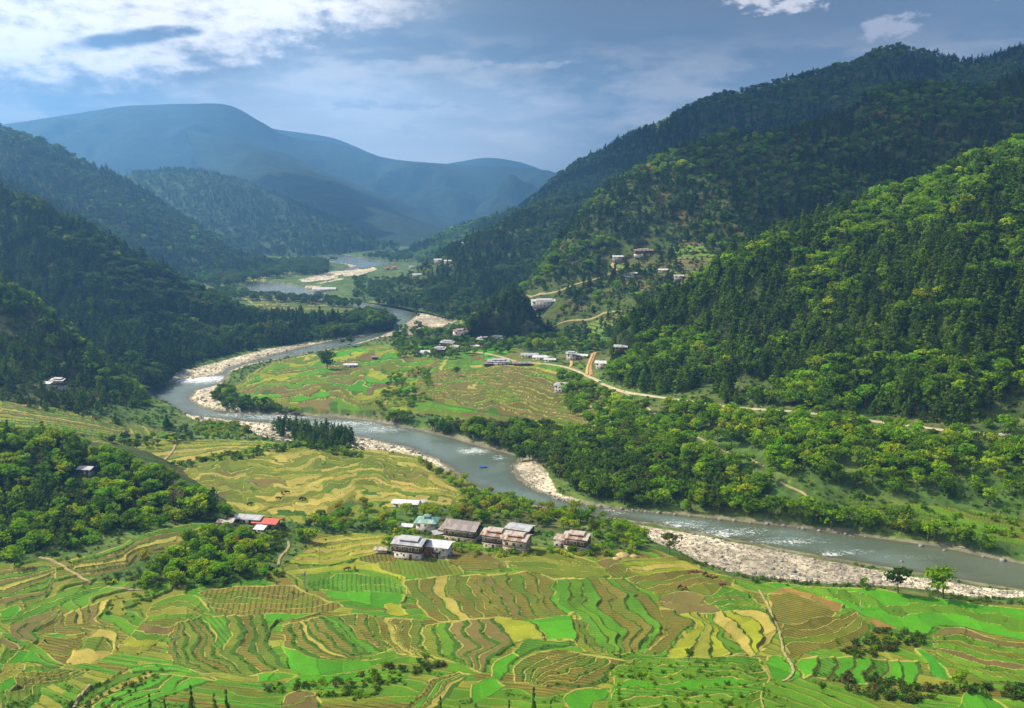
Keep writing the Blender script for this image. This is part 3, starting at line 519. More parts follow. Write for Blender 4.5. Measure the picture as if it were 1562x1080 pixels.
# ------------------------------------------------------------------ hills
def gz(x, y):
    """height of the finished ground sheet"""
    x = np.asarray(x, float); y = np.clip(np.asarray(y, float), Y0 + .01, Y1 - 1)
    r = ys_(y); c = np.clip((x / y + SMAX) / (2 * SMAX) * (NC - 1), 0, NC - 1.001); r0 = np.floor(r).astype(int).clip(0, NR - 2); c0 = np.floor(c).astype(int); fr, fc = r - r0, c - c0
    return (Z[r0, c0] * (1 - fc) + Z[r0, c0 + 1] * fc) * (1 - fr) + (Z[r0 + 1, c0] * (1 - fc) + Z[r0 + 1, c0 + 1] * fc) * fr
HILLS = {}
def hill(name, curves, mat, U=220, Vn=80, amp=12, nscale=120, back=(260, -130), mid=None, seed=1, crestamp=.25, ravine=1.0):
    rows = []
    for cv in curves:
        pts = []
        for p in cv:
            if len(p) == 2 or p[2] is None:
                x, y = ground_xy(float(p[0]), float(p[1])); pts.append((p[0], p[1], float(y)))
            else: pts.append(p)
        q = resample(pts, U); rows.append(at_dist(q[:, 0], q[:, 1], q[:, 2]))
    rows[0][:, 2] -= 2.5
    rows.append(rows[-1] + np.array([0, back[0], back[1]]))
    rows = np.array(rows); K = len(rows) - 1
    t = np.linspace(0, K, Vn + Vn // max(2, K)); i = np.minimum(t.astype(int), K - 1); f = (t - i)[:, None, None]
    Q = np.concatenate([rows[:1] * 2 - rows[1:2], rows, rows[-1:] * 2 - rows[-2:-1]])
    p0, p1, p2, p3 = Q[i], Q[i + 1], Q[i + 2], Q[i + 3]
    P = .5 * (2 * p1 + (-p0 + p2) * f + (2 * p0 - 5 * p1 + 4 * p2 - p3) * f ** 2 + (-p0 + 3 * p1 - 3 * p2 + p3) * f ** 3) * .5 + .5 * (p1 + (p2 - p1) * f)
    vn = t / (K - 1)                                                                    # 1 at the crest
    prof = np.where(vn < 1, np.sin(np.pi * np.clip(vn, 0, 1)) ** .7 + crestamp * sstep(vn, .6, 1), crestamp + (vn - 1) * 1.2)[:, None]
    x, y = P[..., 0], P[..., 1]
    n = fbm(x / nscale, y / nscale, 5, seed) - .5
    u = np.linspace(0, 1, U)[None, :] * np.hypot(rows[0][-1, 0] - rows[0][0, 0], rows[0][-1, 1] - rows[0][0, 1]) / nscale
    rv = 1 - np.abs(2 * fbm(u * .9 + n * 1.0, vn[:, None] * .7 + u * 0, 3, seed + 9) - 1) * 2.0
    P[..., 2] += amp * prof * (n * 2.0 - ravine * np.clip(rv, 0, 1) * .9 + .25 * ravine)
    HILLS[name] = (P, vn)
    me = new_mesh(name, P.reshape(-1, 3), grid_faces(*P.shape[:2]), [mat], smooth=True)
    if name == 'hamlet_slope':
        a_, b_ = project(P); T_ = np.zeros(a_.shape)
        for q in ([(1030,366),(1062,362),(1098,395),(1100,445),(1060,470),(1020,440)], [(880,500),(960,470),(990,480),(960,515),(860,520)], [(930,395),(1000,400),(1030,440),(960,450)]): T_[inpoly(a_, b_, q)] = 1
        attr(me, 'terr', 'FLOAT', T_.astype(np.float32))
    structure(link('hillside', me)); return P
mh_near = mat_hill('forest_floor_near', (.035,.065,.016), (.075,.095,.028), (.14,.09,.045)); mh_mid = mat_hill('forest_floor_mid', (.04,.07,.02), (.08,.10,.03), (.10,.09,.04), .7)
mh_far = mat_hill('far_forest', (.030,.060,.022), (.065,.095,.035), (.09,.10,.045), .45); mh_blue = mat_hill('distant_mountain', (.020,.036,.024), (.032,.052,.030), (.04,.05,.03), .15)
mh_ham = mat_hill('hamlet_slope_soil', (.035,.065,.016), (.085,.105,.028), (.14,.10,.045), 1.4, True); mh_scrub = mat_hill('scrub_slope', (.06,.085,.025), (.12,.12,.04), (.17,.11,.05))
hill('slope_above_road', [[(920,556),(950,596),(1050,610),(1150,622),(1250,630),(1350,643),(1450,656),(1562,670),(1700,690)],
     [(932,535,798),(1000,530,760),(1100,520,720),(1200,490,690),(1350,455,645),(1562,440,610),(1740,440,600)],
     [(940,512,800),(980,482,795),(1050,440,790),(1150,390,782),(1250,337,770),(1400,281,760),(1562,226,745),(1800,140,740)]], mh_near, 260, 110, 20, 95, seed=3)
hill('wooded_slope', [[(-80,862),(0,860),(60,852),(100,846),(200,812),(300,794),(345,790)], [(-80,670,465),(0,668,465),(80,676,462),(150,698,455),(240,732,440),(300,762,425),(346,787,412)]], mh_near, 120, 50, 4, 50, back=(90, -25), seed=5)
hill('terraced_slope', [[(-100,608),(0,612),(60,625),(140,640),(200,652),(268,657)], [(-100,500,705),(0,520,700),(60,550,700),(130,585,700),(200,620,695),(264,650,680)],
     [(-100,380,765),(0,432,765),(40,462,768),(80,490,770),(120,528,770),(160,555,762),(200,590,748),(240,622,720),(264,645,690)]], mh_scrub, 150, 70, 6, 70, seed=7)
hill('dark_forest_slope', [[(-150,600,880),(0,580,860),(150,570,850),(228,587),(300,554),(400,532),(500,518),(560,508),(600,498)],
     [(-150,430,1050),(0,430,1020),(100,455,1010),(200,490,1000),(300,505,1060),(400,508,1110),(480,506,1150),(560,500,1175),(601,494,1200)],
     [(-150,210,1180),(0,296,1160),(50,311,1150),(100,339,1150),(140,354,1155),(200,389,1170),(270,424,1185),(340,462,1200),(385,482,1205),(440,488,1205),(500,493,1200),(560,493,1205),(601,490,1212)]], mh_near, 260, 90, 12, 110, seed=11)
hill('rear_ridge', [[(-150,400,1500),(40,410,1500),(200,430,1500)], [(-150,150,1700),(0,268,1700),(40,292,1700),(80,311,1720),(130,336,1740),(190,372,1745)]], mh_mid, 100, 40, 12, 120, seed=13)
hill('valley_slope_west', [[(-250,430,1650),(100,440,1700),(250,440,1750),(350,430,1850),(425,416,2050)],
     [(-250,20,2250),(-80,155,2280),(0,194,2300),(60,216,2320),(130,250,2350),(200,281,2380),(260,320,2400),(330,364,2400),(370,392,2330),(425,411,2150)]], mh_mid, 260, 90, 26, 200, seed=17)
hill('distant_spur_west', [[(150,430,2500),(300,412,2600),(420,406,2550),(500,399,2650),(608,386,2900)],
     [(140,295,3500),(200,268,3500),(300,264,3500),(370,278,3480),(440,307,3400),(500,332,3300),(560,362,3200),(608,382,2950)]], mh_far, 200, 70, 34, 260, seed=19)
hill('knoll', [[(712,516),(770,520),(835,517)], [(720,500,1020),(770,480,1030),(825,498,1035)], [(714,512,1050),(735,482,1055),(775,452,1062),(798,456,1062),(814,488,1062),(835,513,1055)]], mh_near, 70, 40, 3, 40, back=(60, -30), seed=23, ravine=.4)
hill('hamlet_slope', [[(690,530),(760,521),(830,516),(890,512),(950,516),(1100,500,880),(1300,470,860),(1800,460,860)],
     [(700,505,1090),(780,497,1100),(830,470,1100),(900,462,1060),(960,450,1030),(1060,430,1020),(1250,380,1000),(1800,340,1000)],
     [(715,492,1120),(795,455,1140),(850,400,1170),(930,385,1160),(1040,370,1150),(1150,340,1150),(1300,290,1150),(1800,220,1150)],
     [(735,484,1150),(795,443,1200),(830,402,1240),(862,356,1270),(905,306,1290),(945,276,1300),(1000,242,1320),(1080,217,1340),(1130,212,1330),(1210,202,1320),(1290,172,1330),(1350,136,1350),(1440,135,1340),(1500,138,1350),(1562,116,1350),(1800,30,1350)]], mh_ham, 280, 120, 15, 130, seed=29)
hill('blue_slope_east', [[(545,457,1520),(600,464,1430),(650,474,1340),(720,488,1230),(780,470,1260),(960,430,1300)],
     [(552,452,1550),(610,448,1500),(660,440,1470),(720,430,1440),(780,405,1500),(960,350,1550)],
     [(560,449,1580),(600,441,1580),(630,424,1600),(665,400,1640),(705,375,1680),(765,344,1720),(835,309,1750),(905,296,1780),(1000,250,1800)]], mh_near, 200, 80, 12, 130, seed=31)
hill('back_ridge_east', [[(598,404,2330),(650,415,2100),(760,400,2000),(900,350,2000),(1200,250,1900),(1800,220,1900)],
     [(602,396,2700),(680,370,2560),(800,335,2400),(950,270,2300),(1200,200,2200),(1500,150,2150),(1800,130,2150)],
     [(606,394,3080),(640,378,3050),(700,349,2950),(780,320,2850),(820,296,2800),(850,268,2720),(900,241,2680),(960,207,2620),(1010,187,2600),(1050,162,2550),(1100,147,2520),(1150,137,2500),(1240,117,2450),(1270,106,2450),(1310,96,2450),(1350,74,2450),(1400,78,2450),(1480,96,2440),(1510,91,2420),(1562,74,2400),(1800,-10,2400)]], mh_mid, 280, 90, 24, 210, seed=37)
hill('distant_mountain', [[(-300,380,3600),(300,374,3400),(600,374,3300),(700,374,3300),(1000,374,3400)],
     [(-300,300,5600),(150,290,5700),(400,300,5600),(600,330,5200),(800,350,5100),(1000,350,5200)],
     [(-300,230,7384),(40,184,7384),(150,168,7384),(220,161,7384),(290,158,7384),(350,160,7384),(400,186,7384),(440,207,7455),(520,220,7526),(560,232,7526),(600,243,7526),(700,251,7384),(780,254,7384),(835,262,7384),(1000,320,7384)]], mh_blue, 320, 120, 230, 520, back=(600, -500), seed=41, crestamp=.02)
hill('distant_spur', [[(380,372,3400),(600,382,3100),(750,380,3000),(800,374,3100)], [(280,196,6300),(400,222,6200),(500,262,5800),(600,306,5200),(700,345,4500),(780,368,3700)]], mh_blue, 160, 70, 70, 450, back=(300, -260), seed=43, crestamp=.1)
hill('farthest_range', [[(200,300,8800),(600,300,8800),(900,300,8800)], [(300,205,9300),(380,192,9300),(430,198,9300),(500,208,9300),(540,222,9300),(600,247,9300),(660,252,9300),(700,246,9300),(745,240,9300),(790,246,9300),(825,258,9300),(900,290,9300)]], mh_blue, 160, 20, 30, 900, back=(300, -300), seed=47, crestamp=.06, ravine=.3)

# ray casting against the terrain, for putting things where the photograph shows them
_v = []; _f = []; off = 0
gr, gc = np.arange(0, NR, 4), np.arange(0, NC, 4)
gV = np.stack([X, Y, Z], -1)[np.ix_(gr, gc)].reshape(-1, 3); _v.append(gV); _f.append(grid_faces(len(gr), len(gc))); off = len(gV)
for nme, (P, vn) in HILLS.items():
    _v.append(P.reshape(-1, 3)); _f.append(grid_faces(*P.shape[:2]) + off); off += P.shape[0] * P.shape[1]
BV = BVHTree.FromPolygons(np.vstack(_v).tolist(), np.vstack(_f).tolist())
CO = Vector((0, 0, H))
def place(px, py):
    dx, wy, wz = ray(px, py); hit = BV.ray_cast(CO, Vector((float(dx), float(wy), float(wz))).normalized())
    p = hit[0]
    if p is None: return None
    g = float(gz(p.x, p.y))
    if abs(g - p.z) < 2.5: p = Vector((p.x, p.y, g))
    return p
def hidden(p, slack=.985):
    d = Vector(p) - CO; L = d.length; hit = BV.ray_cast(CO, d.normalized(), L * slack)
    return hit[0] is not None
def top_z(x, y):
    hit = BV.ray_cast(Vector((x, y, 3000)), Vector((0, 0, -1))); return hit[0].z if hit[0] else 0.0
# ------------------------------------------------------------------ roads and paths
def ribbon(name, pts, width, mat, up=.22, n=None):
    P = [place(*p) for p in pts]; P = [p for p in P if p is not None]
    Q = resample([(p.x, p.y, p.z) for p in P], n or max(12, len(P) * 14)); t = np.gradient(Q[:, :2], axis=0); t /= np.linalg.norm(t, axis=1)[:, None] + 1e-9
    nrm = np.stack([-t[:, 1], t[:, 0]], -1); V = []
    wj = width * .72 * (1 + .35 * (fbm(np.arange(len(Q)) * .35, np.zeros(len(Q)), 3, 5) - .5))
    zc = np.array([max(top_z(q[0], q[1]), float(gz(q[0], q[1]))) for q in Q]); k = np.ones(5) / 5; zs = np.convolve(np.pad(zc, 2, 'edge'), k, 'valid')
    for s in (-1, -.5, 0, .5, 1):
        xy = Q[:, :2] + nrm * (s * wj / 2)[:, None]
        z = np.array([max(top_z(a, b), float(gz(a, b))) for a, b in xy])
        V.append(np.concatenate([xy, (np.maximum(z, zs - .3) + up)[:, None]], 1))
    V = np.array(V); k0 = V.copy(); k0 = np.concatenate([V[:1] - np.array([0, 0, 1.2]), V, V[-1:] - np.array([0, 0, 1.2])])
    me = new_mesh(name, k0.reshape(-1, 3), grid_faces(*k0.shape[:2]), [mat], smooth=True); structure(link(name, me)); ROADS.append((Q[:, :2], width))
ROADS = []
ribbon('road', [(918,585),(950,597),(985,603),(1050,612),(1100,619),(1150,624),(1200,627),(1250,632),(1300,638),(1350,645),(1400,651),(1450,658),(1500,662),(1562,671)], 4.2, M['road'])
ribbon('road', [(700,535),(722,537),(745,540),(770,546),(790,552),(840,556),(870,562),(900,575),(915,582)], 4.6, M['road'])
ribbon('dirt_track', [(902,572),(900,560),(903,548),(908,537)], 5.0, M['scar'])
ribbon('dirt_track', [(895,572),(896,562),(900,550),(904,540)], 3.0, M['yroad'], up=.5)
ribbon('dirt_track', [(868,545),(872,553),(870,560)], 3.2, M['yroad'])
ribbon('dirt_track', [(937,401),(934,405),(940,410),(936,415)], 5.0, M['yroad'])
ribbon('dirt_track', [(800,450),(830,448),(860,441),(900,428),(936,415)], 3.6, M['path'])
ribbon('path', [(800,500),(850,495),(900,487),(950,475),(975,470)], 2.2, M['path'])
ribbon('path', [(950,597),(965,608),(985,620),(1000,632)], 2.0, M['path'])
ribbon('path', [(1060,665),(1090,680),(1110,690),(1135,695),(1155,706),(1165,712)], 1.8, M['path'])
ribbon('path', [(1190,735),(1205,743),(1225,752),(1235,762)], 2.0, M['path'])
ribbon('path', [(60,850),(85,858),(105,870),(125,882),(138,890)], 1.3, M['path'])
ribbon('path', [(162,896),(190,898),(218,900)], 1.0, M['path'])
ribbon('path', [(1158,900),(1172,925),(1185,955),(1193,980),(1195,995),(1205,1010),(1210,1025),(1195,1040)], 1.1, M['path'])
ribbon('path', [(425,862),(428,850),(440,836),(440,826)], 1.4, M['path'])
ribbon('path', [(112,1080),(118,1070),(125,1060),(140,1045)], .9, M['path'])
ribbon('path', [(248,700),(262,690),(268,678)], 1.8, M['path'])
def road_dist(x, y):
    d = np.full(np.shape(x), 1e9)
    for q, wd in ROADS: d = np.minimum(d, segdist(x, y, q[::3], False) - wd / 2)
    return d
def dist_at(x, y):
    r = np.round(ys_(np.clip(y, Y0, Y1))).astype(int); c = np.round((x / y + SMAX) / (2 * SMAX) * (NC - 1)).astype(int).clip(0, NC - 1); return dist[r, c]

# ------------------------------------------------------------------ plant prototypes (height 1, base at the origin)
def cards(Cn, Nn, size, g):
    n = len(Cn); Nn = Nn + g.normal(0, .55, (n, 3)); Nn /= np.linalg.norm(Nn, axis=1)[:, None]
    r = g.normal(0, 1, (n, 3)); U = np.cross(Nn, r); U /= np.linalg.norm(U, axis=1)[:, None]; W_ = np.cross(Nn, U)
    s = (size * g.uniform(.6, 1.35, n))[:, None]; q = []
    for a, b in ((-1, -.8), (.9, -1), (1, .9), (-.8, 1)):
        q.append(Cn + U * s * a * g.uniform(.6, 1.1, (n, 1)) + W_ * s * b * g.uniform(.6, 1.1, (n, 1)) + Nn * s * g.uniform(-.25, .25, (n, 1)))
    return np.stack(q, 1).reshape(-1, 3), np.arange(4 * n).reshape(-1, 4)
def tube(p0, p1, r0, r1, k=5):
    p0 = np.array(p0, float); p1 = np.array(p1, float); d = p1 - p0; d /= np.linalg.norm(d); a = np.cross(d, (.3, .9, .1)); a /= np.linalg.norm(a); b = np.cross(d, a)
    t = np.arange(k) * 2 * np.pi / k; ring = np.cos(t)[:, None] * a + np.sin(t)[:, None] * b
    V = np.vstack([p0 + ring * r0, p1 + ring * r1]); i = np.arange(k); j = (i + 1) % k
    return V, np.stack([i, j, j + k, i + k], -1)
def merge(parts):
    V = []; F = []; o = 0
    for v, f in parts: V.append(v); F.append(f + o); o += len(v)
    return np.vstack(V), np.vstack(F)
def trunk_geo(g, top, r, lean, limbs, reach):
    parts = []; p = np.array([0, 0, -.04]); n = 4; pts = [p]
    for i in range(1, n + 1): pts.append(np.array([lean[0] * (i / n) ** 2, lean[1] * (i / n) ** 2, top * i / n]) + np.r_[g.normal(0, .006, 2), 0])
    for i in range(n): parts.append(tube(pts[i], pts[i + 1], r * (1 - .72 * i / n), r * (1 - .72 * (i + 1) / n)))
    for i in range(limbs):
        f = g.uniform(.45, .95); b = pts[0] + (pts[-1] - pts[0]) * f; an = i * 2.4 + g.uniform(0, 1); e = b + np.array([math.cos(an) * reach * g.uniform(.6, 1), math.sin(an) * reach * g.uniform(.6, 1), reach * g.uniform(.3, .8)])
        parts.append(tube(b, e, r * .4, r * .12, 4))
    return merge(parts)
def crown_broad(seed, rx=.40, z0=.32, z1=1.0, ncl=13, per=38, size=.037, rc=.15, flat=1.0):
    g = np.random.default_rng(seed); cz = (z0 + z1) / 2; rz = (z1 - z0) / 2; parts = []
    for i in range(ncl):
        d = g.normal(0, 1, 3); d /= np.linalg.norm(d); k = g.uniform(.35, .92) ** .7
        c = np.array([d[0] * rx * k * .8, d[1] * rx * k * .8, cz + d[2] * rz * k * .82]); r = rc * g.uniform(.65, 1.35)
        n = int(per * g.uniform(.7, 1.3)); q = g.normal(0, 1, (n, 3)); q[:, 2] = q[:, 2] * .9 + .35; q /= np.linalg.norm(q, axis=1)[:, None]
        parts.append(cards(c + q * r * g.uniform(.55, 1.12, (n, 1)) * np.array([1, 1, .8 * flat]), q, size, g))
    return merge(parts)
def crown_pine(seed, r=.22, z0=.22, tiers=8, per=38, size=.033, tip=.35):
    g = np.random.default_rng(seed); parts = []
    for i in range(tiers):
        f = i / (tiers - 1); z = z0 + (1 - z0) * f * .97; rr = r * ((1 - f) ** .75 * (1 - tip) + tip * (1 - f ** 3)) * g.uniform(.85, 1.15)
        for j in range(3 if f < .85 else 1):
            an = g.uniform(0, 6.28); k = rr * g.uniform(.45, .75) if f < .85 else 0
            c = np.array([math.cos(an) * k, math.sin(an) * k, z + g.uniform(-.03, .03)]); cr = max(.05, rr * g.uniform(.45, .75))
            n = int(per * .42) if f < .85 else per // 2; q = g.normal(0, 1, (n, 3)); q[:, 2] = q[:, 2] * .8 + .3; q /= np.linalg.norm(q, axis=1)[:, None]
            parts.append(cards(c + q * cr * g.uniform(.5, 1.1, (n, 1)) * np.array([1, 1, .9]), q, size, g))
    return merge(parts)
CR = {'pine': [crown_pine(1), crown_pine(2, .19, .30), crown_pine(3, .25, .18, tip=.5), crown_pine(4, .22, .4, 6, 30, tip=.6), crown_pine(5, .17, .2)],
      'broad': [crown_broad(11), crown_broad(12, .46, .28, .95, 15), crown_broad(13, .34, .22, 1.0, 14), crown_broad(14, .5, .42, .95, 14, flat=.8), crown_broad(15, .38, .18, .98, 16), crown_broad(16, .42, .30, 1.0, 9, 34, .033, .12)],
      'bush': [crown_broad(21, .62, .0, .95, 7, 16, .085, .26), crown_broad(22, .8, .0, .85, 8, 14, .085, .24), crown_broad(23, .5, .0, 1.0, 6, 18, .085, .26)]}
TRK = {'pine': [trunk_geo(np.random.default_rng(30 + i), .93, .018, (.02 * (i - 2), .01), 3, .12) for i in range(5)],
       'broad': [trunk_geo(np.random.default_rng(40 + i), .68, .026, (.03 * (i - 2), .02), 6, .26) for i in range(6)], 'bush': [None] * 3}
PM = {}; PROTO = {}
NAME = {'pine': 'pine_tree', 'broad': 'broadleaf_tree', 'bush': 'bush'}
for ty in CR:
    PM[ty] = []; PROTO[ty] = []
    for i, cg in enumerate(CR[ty]):
        c = new_mesh(ty + '_crown', cg[0], cg[1], [LM]); t = TRK[ty][i]
        if t is not None:
            tm = new_mesh(ty + '_trunk', t[0], t[1], [M['bark']]); v, f = merge([cg, t]); jm = new_mesh(ty + '_whole', v, f, [LM, M['bark']])
            jm.polygons.foreach_set('material_index', np.r_[np.zeros(len(cg[1]), np.int32), np.ones(len(t[1]), np.int32)])
        else: tm = None; jm = c
        PM[ty].append((c, tm)); PROTO[ty].append(bpy.data.objects.new(ty + '_source', jm))
def scatter_stuff(name, label, protos, P, rot, scl, tint, idx):
    me = bpy.data.meshes.new(name); me.vertices.add(len(P)); me.vertices.foreach_set('co', np.asarray(P, np.float32).ravel()); me.update()
    attr(me, 'rot', 'FLOAT_VECTOR', rot.astype(np.float32)); attr(me, 'scl', 'FLOAT_VECTOR', scl.astype(np.float32)); attr(me, 'tint', 'FLOAT_VECTOR', tint.astype(np.float32)); attr(me, 'idx', 'INT', idx.astype(np.int32))
    o = link(name, me); o['kind'] = 'stuff'; o['label'] = label
    g = bpy.data.node_groups.new(name, 'GeometryNodeTree'); g.interface.new_socket('Geometry', in_out='INPUT', socket_type='NodeSocketGeometry'); g.interface.new_socket('Geometry', in_out='OUTPUT', socket_type='NodeSocketGeometry')
    N = g.nodes.new; L = g.links.new; gi = N('NodeGroupInput'); go = N('NodeGroupOutput'); ip = N('GeometryNodeInstanceOnPoints'); j = N('GeometryNodeJoinGeometry')
    for p in reversed(protos):
        oi = N('GeometryNodeObjectInfo'); oi.inputs['Object'].default_value = p; oi.inputs['As Instance'].default_value = True; L(oi.outputs['Geometry'], j.inputs[0])
    L(j.outputs[0], ip.inputs['Instance']); L(gi.outputs[0], ip.inputs['Points']); ip.inputs['Pick Instance'].default_value = True
    for n, t, s in (('idx', 'INT', 'Instance Index'), ('rot', 'FLOAT_VECTOR', 'Rotation'), ('scl', 'FLOAT_VECTOR', 'Scale')):
        a = N('GeometryNodeInputNamedAttribute'); a.data_type = t; a.inputs[0].default_value = n; L(a.outputs[0], ip.inputs[s])
    L(ip.outputs[0], go.inputs[0]); md = o.modifiers.new('scatter', 'NODES'); md.node_group = g; return o

# ------------------------------------------------------------------ mesh helpers for built things
def boxes(bs):
    V = []; F = []
    for i, (lo, hi) in enumerate(bs):
        V += [(x, y, z) for x in (lo[0], hi[0]) for y in (lo[1], hi[1]) for z in (lo[2], hi[2])]
        F += [tuple(8 * i + k for k in f) for f in ((0, 1, 3, 2), (4, 6, 7, 5), (0, 4, 5, 1), (2, 3, 7, 6), (0, 2, 6, 4), (1, 5, 7, 3))]
    return V, F
def part(name, bs, mat, parent, label=None):
    V, F = boxes(bs); o = link(name, new_mesh(name, V, F, [mat]), parent)
    if label: o['label'] = label
    return o
def thing(name, label, cat, loc, rz=0.0, group=None):
    o = bpy.data.objects.new(name, None); COL.objects.link(o); o.location = loc; o.rotation_euler = (0, 0, rz); o['label'] = label; o['category'] = cat; o.empty_display_size = .5
    if group: o['group'] = group
    return o
def roof_mesh(L, W, z, pitch, over=1.0, th=.16, hip=0.0, x0=0.0):
    hw = W / 2 + over; hl = L / 2 + over; r = hw * pitch; V = []; 
    for dz in (0, -th):
        V += [(x0 - hl, -hw, z - over * pitch + dz), (x0 + hl, -hw, z - over * pitch + dz), (x0 + hl - hip, 0, z + r - over * pitch + dz), (x0 - hl + hip, 0, z + r - over * pitch + dz), (x0 - hl, hw, z - over * pitch + dz), (x0 + hl, hw, z - over * pitch + dz)]
    F = [(0, 1, 2, 3), (3, 2, 5, 4), (6, 9, 8, 7), (9, 10, 11, 8), (0, 6, 7, 1), (4, 5, 11, 10)]
    if hip: F += [(0, 3, 4, 4), (1, 5, 2, 2), (0, 4, 10, 6), (1, 7, 11, 5)]
    else: F += [(0, 3, 9, 6), (3, 4, 10, 9), (1, 7, 8, 2), (2, 8, 11, 5)]
    me = bpy.data.meshes.new('roof'); me.from_pydata(V, [], [tuple(dict.fromkeys(f)) for f in F]); return me
HOUSES = []
def window(parent, x, y, z, w_, h_, axis, det, sgn=-1):
    """axis 'f': on the front or back wall (normal along Y), 'g': on a gable wall"""
    e = .09
    if axis == 'f': fr = [((x - w_ / 2, y - e, z), (x + w_ / 2, y + e, z + h_))]; pn = [((x - w_ / 2 + .14, y - e - .03, z + .14), (x - .05, y + .02, z + h_ - .14)), ((x + .05, y - e - .03, z + .14), (x + w_ / 2 - .14, y + .02, z + h_ - .14))]
    else: fr = [((x - e, y - w_ / 2, z), (x + e, y + w_ / 2, z + h_))]; pn = [((x - .02, y - w_ / 2 + .14, z + .14), (x + e + .03, y - .05, z + h_ - .14)), ((x - .02, y + .05, z + .14), (x + e + .03, y + w_ / 2 - .14, z + h_ - .14))]
    if det >= 2:
        f = part('window', fr, M['frame'] if det == 2 else M['timber'], parent); part('pane', pn, M['pane'], f)
    else: part('window', fr, M['pane'], parent)
def house(name, label, px, py, rot, L, W, st=2, wall='white', upper=None, roof='grey', rt='gable', det=1, pitch=.30, loc=None, nw=None, sink=0.0, group=None, door=True, balcony=False, hs=2.6, cat='house'):
    p = loc or place(px, py)
    if py < 440 and px > 580: L *= .72; W *= .75
    if p is None: return None
    t = thing(name, label, cat, (p[0], p[1], p[2] - sink), R(rot), group); HOUSES.append((p[0], p[1], max(L, W) / 2 + 2.5))
    hw, hl = W / 2, L / 2; top = hs * st; z1 = hs * (st - 1) if upper else top
    part('wall', [((-hl, -hw, -2.2), (hl, hw, z1))], M[wall], t)
    if upper:
        part('timber_storey', [((-hl - .22, -hw - .28, z1 - .12), (hl + .22, hw + .1, top))], M[upper], t)
        if det >= 2: part('cornice', [((-hl - .34, -hw - .42, z1 - .32), (hl + .34, -hw - .1, z1 - .12)), ((-hl - .34, -hw - .42, top - .2), (hl + .34, -hw - .1, top))], M['frame'], t)
    n = nw or max(2, int(L / 2.6)); fy = -hw
    for s in range(st):
        up = upper and s == st - 1; yy_ = fy - (.30 if up else .02); hh = 1.45 if up else .95
        for i in range(n):
            x = -hl + L * (i + .5) / n
            if s == 0 and door and i == n // 2: continue
            if det == 0 and (i + s) % 2: continue
            window(t, x, yy_, s * hs + .85, 1.5 if up else .95, hh, 'f', det)
        if det >= 1:
            for i in range(2): window(t, hl + (.24 if up else .02), -hw + W * (i + .5) / 2, s * hs + .9, 1.0, hh, 'g', det)
    if door and det >= 1:
        dr = part('door', [((-hl + L * (n // 2 + .5) / n - .55, fy - .1, 0), (-hl + L * (n // 2 + .5) / n + .55, fy + .05, 2.0))], M['timber'], t)
    if balcony: 
        part('balcony', [((-1.6, fy - 1.3, hs - .12), (1.6, fy, hs + .02)), ((-1.6, fy - 1.3, hs), (-1.5, fy, hs + .9)), ((1.5, fy - 1.3, hs), (1.6, fy, hs + .9)), ((-1.6, fy - 1.3, hs + .8), (1.6, fy - 1.22, hs + .9))], M['timber'], t)
        part('staircase', [((-3.2 + i * .3, fy - 1.0, hs - .3 - i * .3), (-2.9 + i * .3, fy - .1, hs - .2 - i * .3)) for i in range(0, 8)][::1], M['timber'], t)
    zr = top
    if rt in ('double', 'loft'):      # roof floats above an open attic
        zr = top + .95; posts = [((x - .12, y - .12, top), (x + .12, y + .12, zr + .25)) for x in np.linspace(-hl + .3, hl - .3, 4) for y in (-hw + .3, hw - .3)] + [((x - .12, -.12, top), (x + .12, .12, zr + (hw) * pitch - .2)) for x in (-hl + .4, 0, hl - .4)]
        for q in posts: part('attic_post', [q], M['timber'], t)
        part('attic_shade_box', [((-hl + 1.2, -hw + 1.2, top), (hl - 1.2, hw - 1.2, zr - .1))], M['timber'], t)  # dark box set back in the open attic, standing for its shade
    elif rt == 'gable':
        me = bpy.data.meshes.new('gable'); r = hw * pitch; V = [(sx * (hl - .03), y, z) for sx in (-1, 1) for y, z in ((-hw + .02, top - .02), (hw - .02, top - .02), (0, top + r - .12))]
        me.from_pydata(V, [], [(0, 1, 2), (3, 5, 4), (0, 2, 5, 3), (2, 1, 4, 5), (0, 3, 4, 1)]); me.materials.append(M[upper or wall]); link('gable', me, t)
    if rt == 'shed':
        me = bpy.data.meshes.new('roof'); o = .5; V = [(x, y, z + dz) for dz in (0, -.12) for x, y, z in ((-hl - o, -hw - o, top + .05), (hl + o, -hw - o, top + .05), (hl + o, hw + o, top + .9), (-hl - o, hw + o, top + .9))]
        me.from_pydata(V, [], [(0, 1, 2, 3), (7, 6, 5, 4), (0, 4, 5, 1), (1, 5, 6, 2), (2, 6, 7, 3), (3, 7, 4, 0)])
    elif rt == 'hip': me = roof_mesh(L, W, zr + .3, pitch, 1.0, hip=W * .42)
    else: me = roof_mesh(L, W, zr + .25, pitch, 1.15 if det else .8)
    me.materials.append(M[roof]); ro = link('roof', me, t)
    if rt == 'double':
        m2 = roof_mesh(L * .62, W * .62, zr + .25 + hw * pitch * .38 + .75, pitch, .7); m2.materials.append(M[roof]); link('upper_roof', m2, ro)
        for x in (-L * .28, L * .28):
            for y in (-W * .28, W * .28): part('roof_post', [((x - .1, y - .1, zr), (x + .1, y + .1, zr + .25 + hw * pitch * .38 + .7))], M['timber'], ro)
    if rt == 'hip' and det >= 2:
        m2 = roof_mesh(L * .28, W * .28, zr + hw * pitch + .9, .45, .5, hip=W * .16); m2.materials.append(M[roof]); link('upper_roof', m2, ro)
        part('turret', [((-L * .14, -W * .14, zr + hw * pitch * .5), (L * .14, W * .14, zr + hw * pitch + .85))], M[wall], ro)
    return t
hamlet = 'houses of the farm village above the gravel bar'
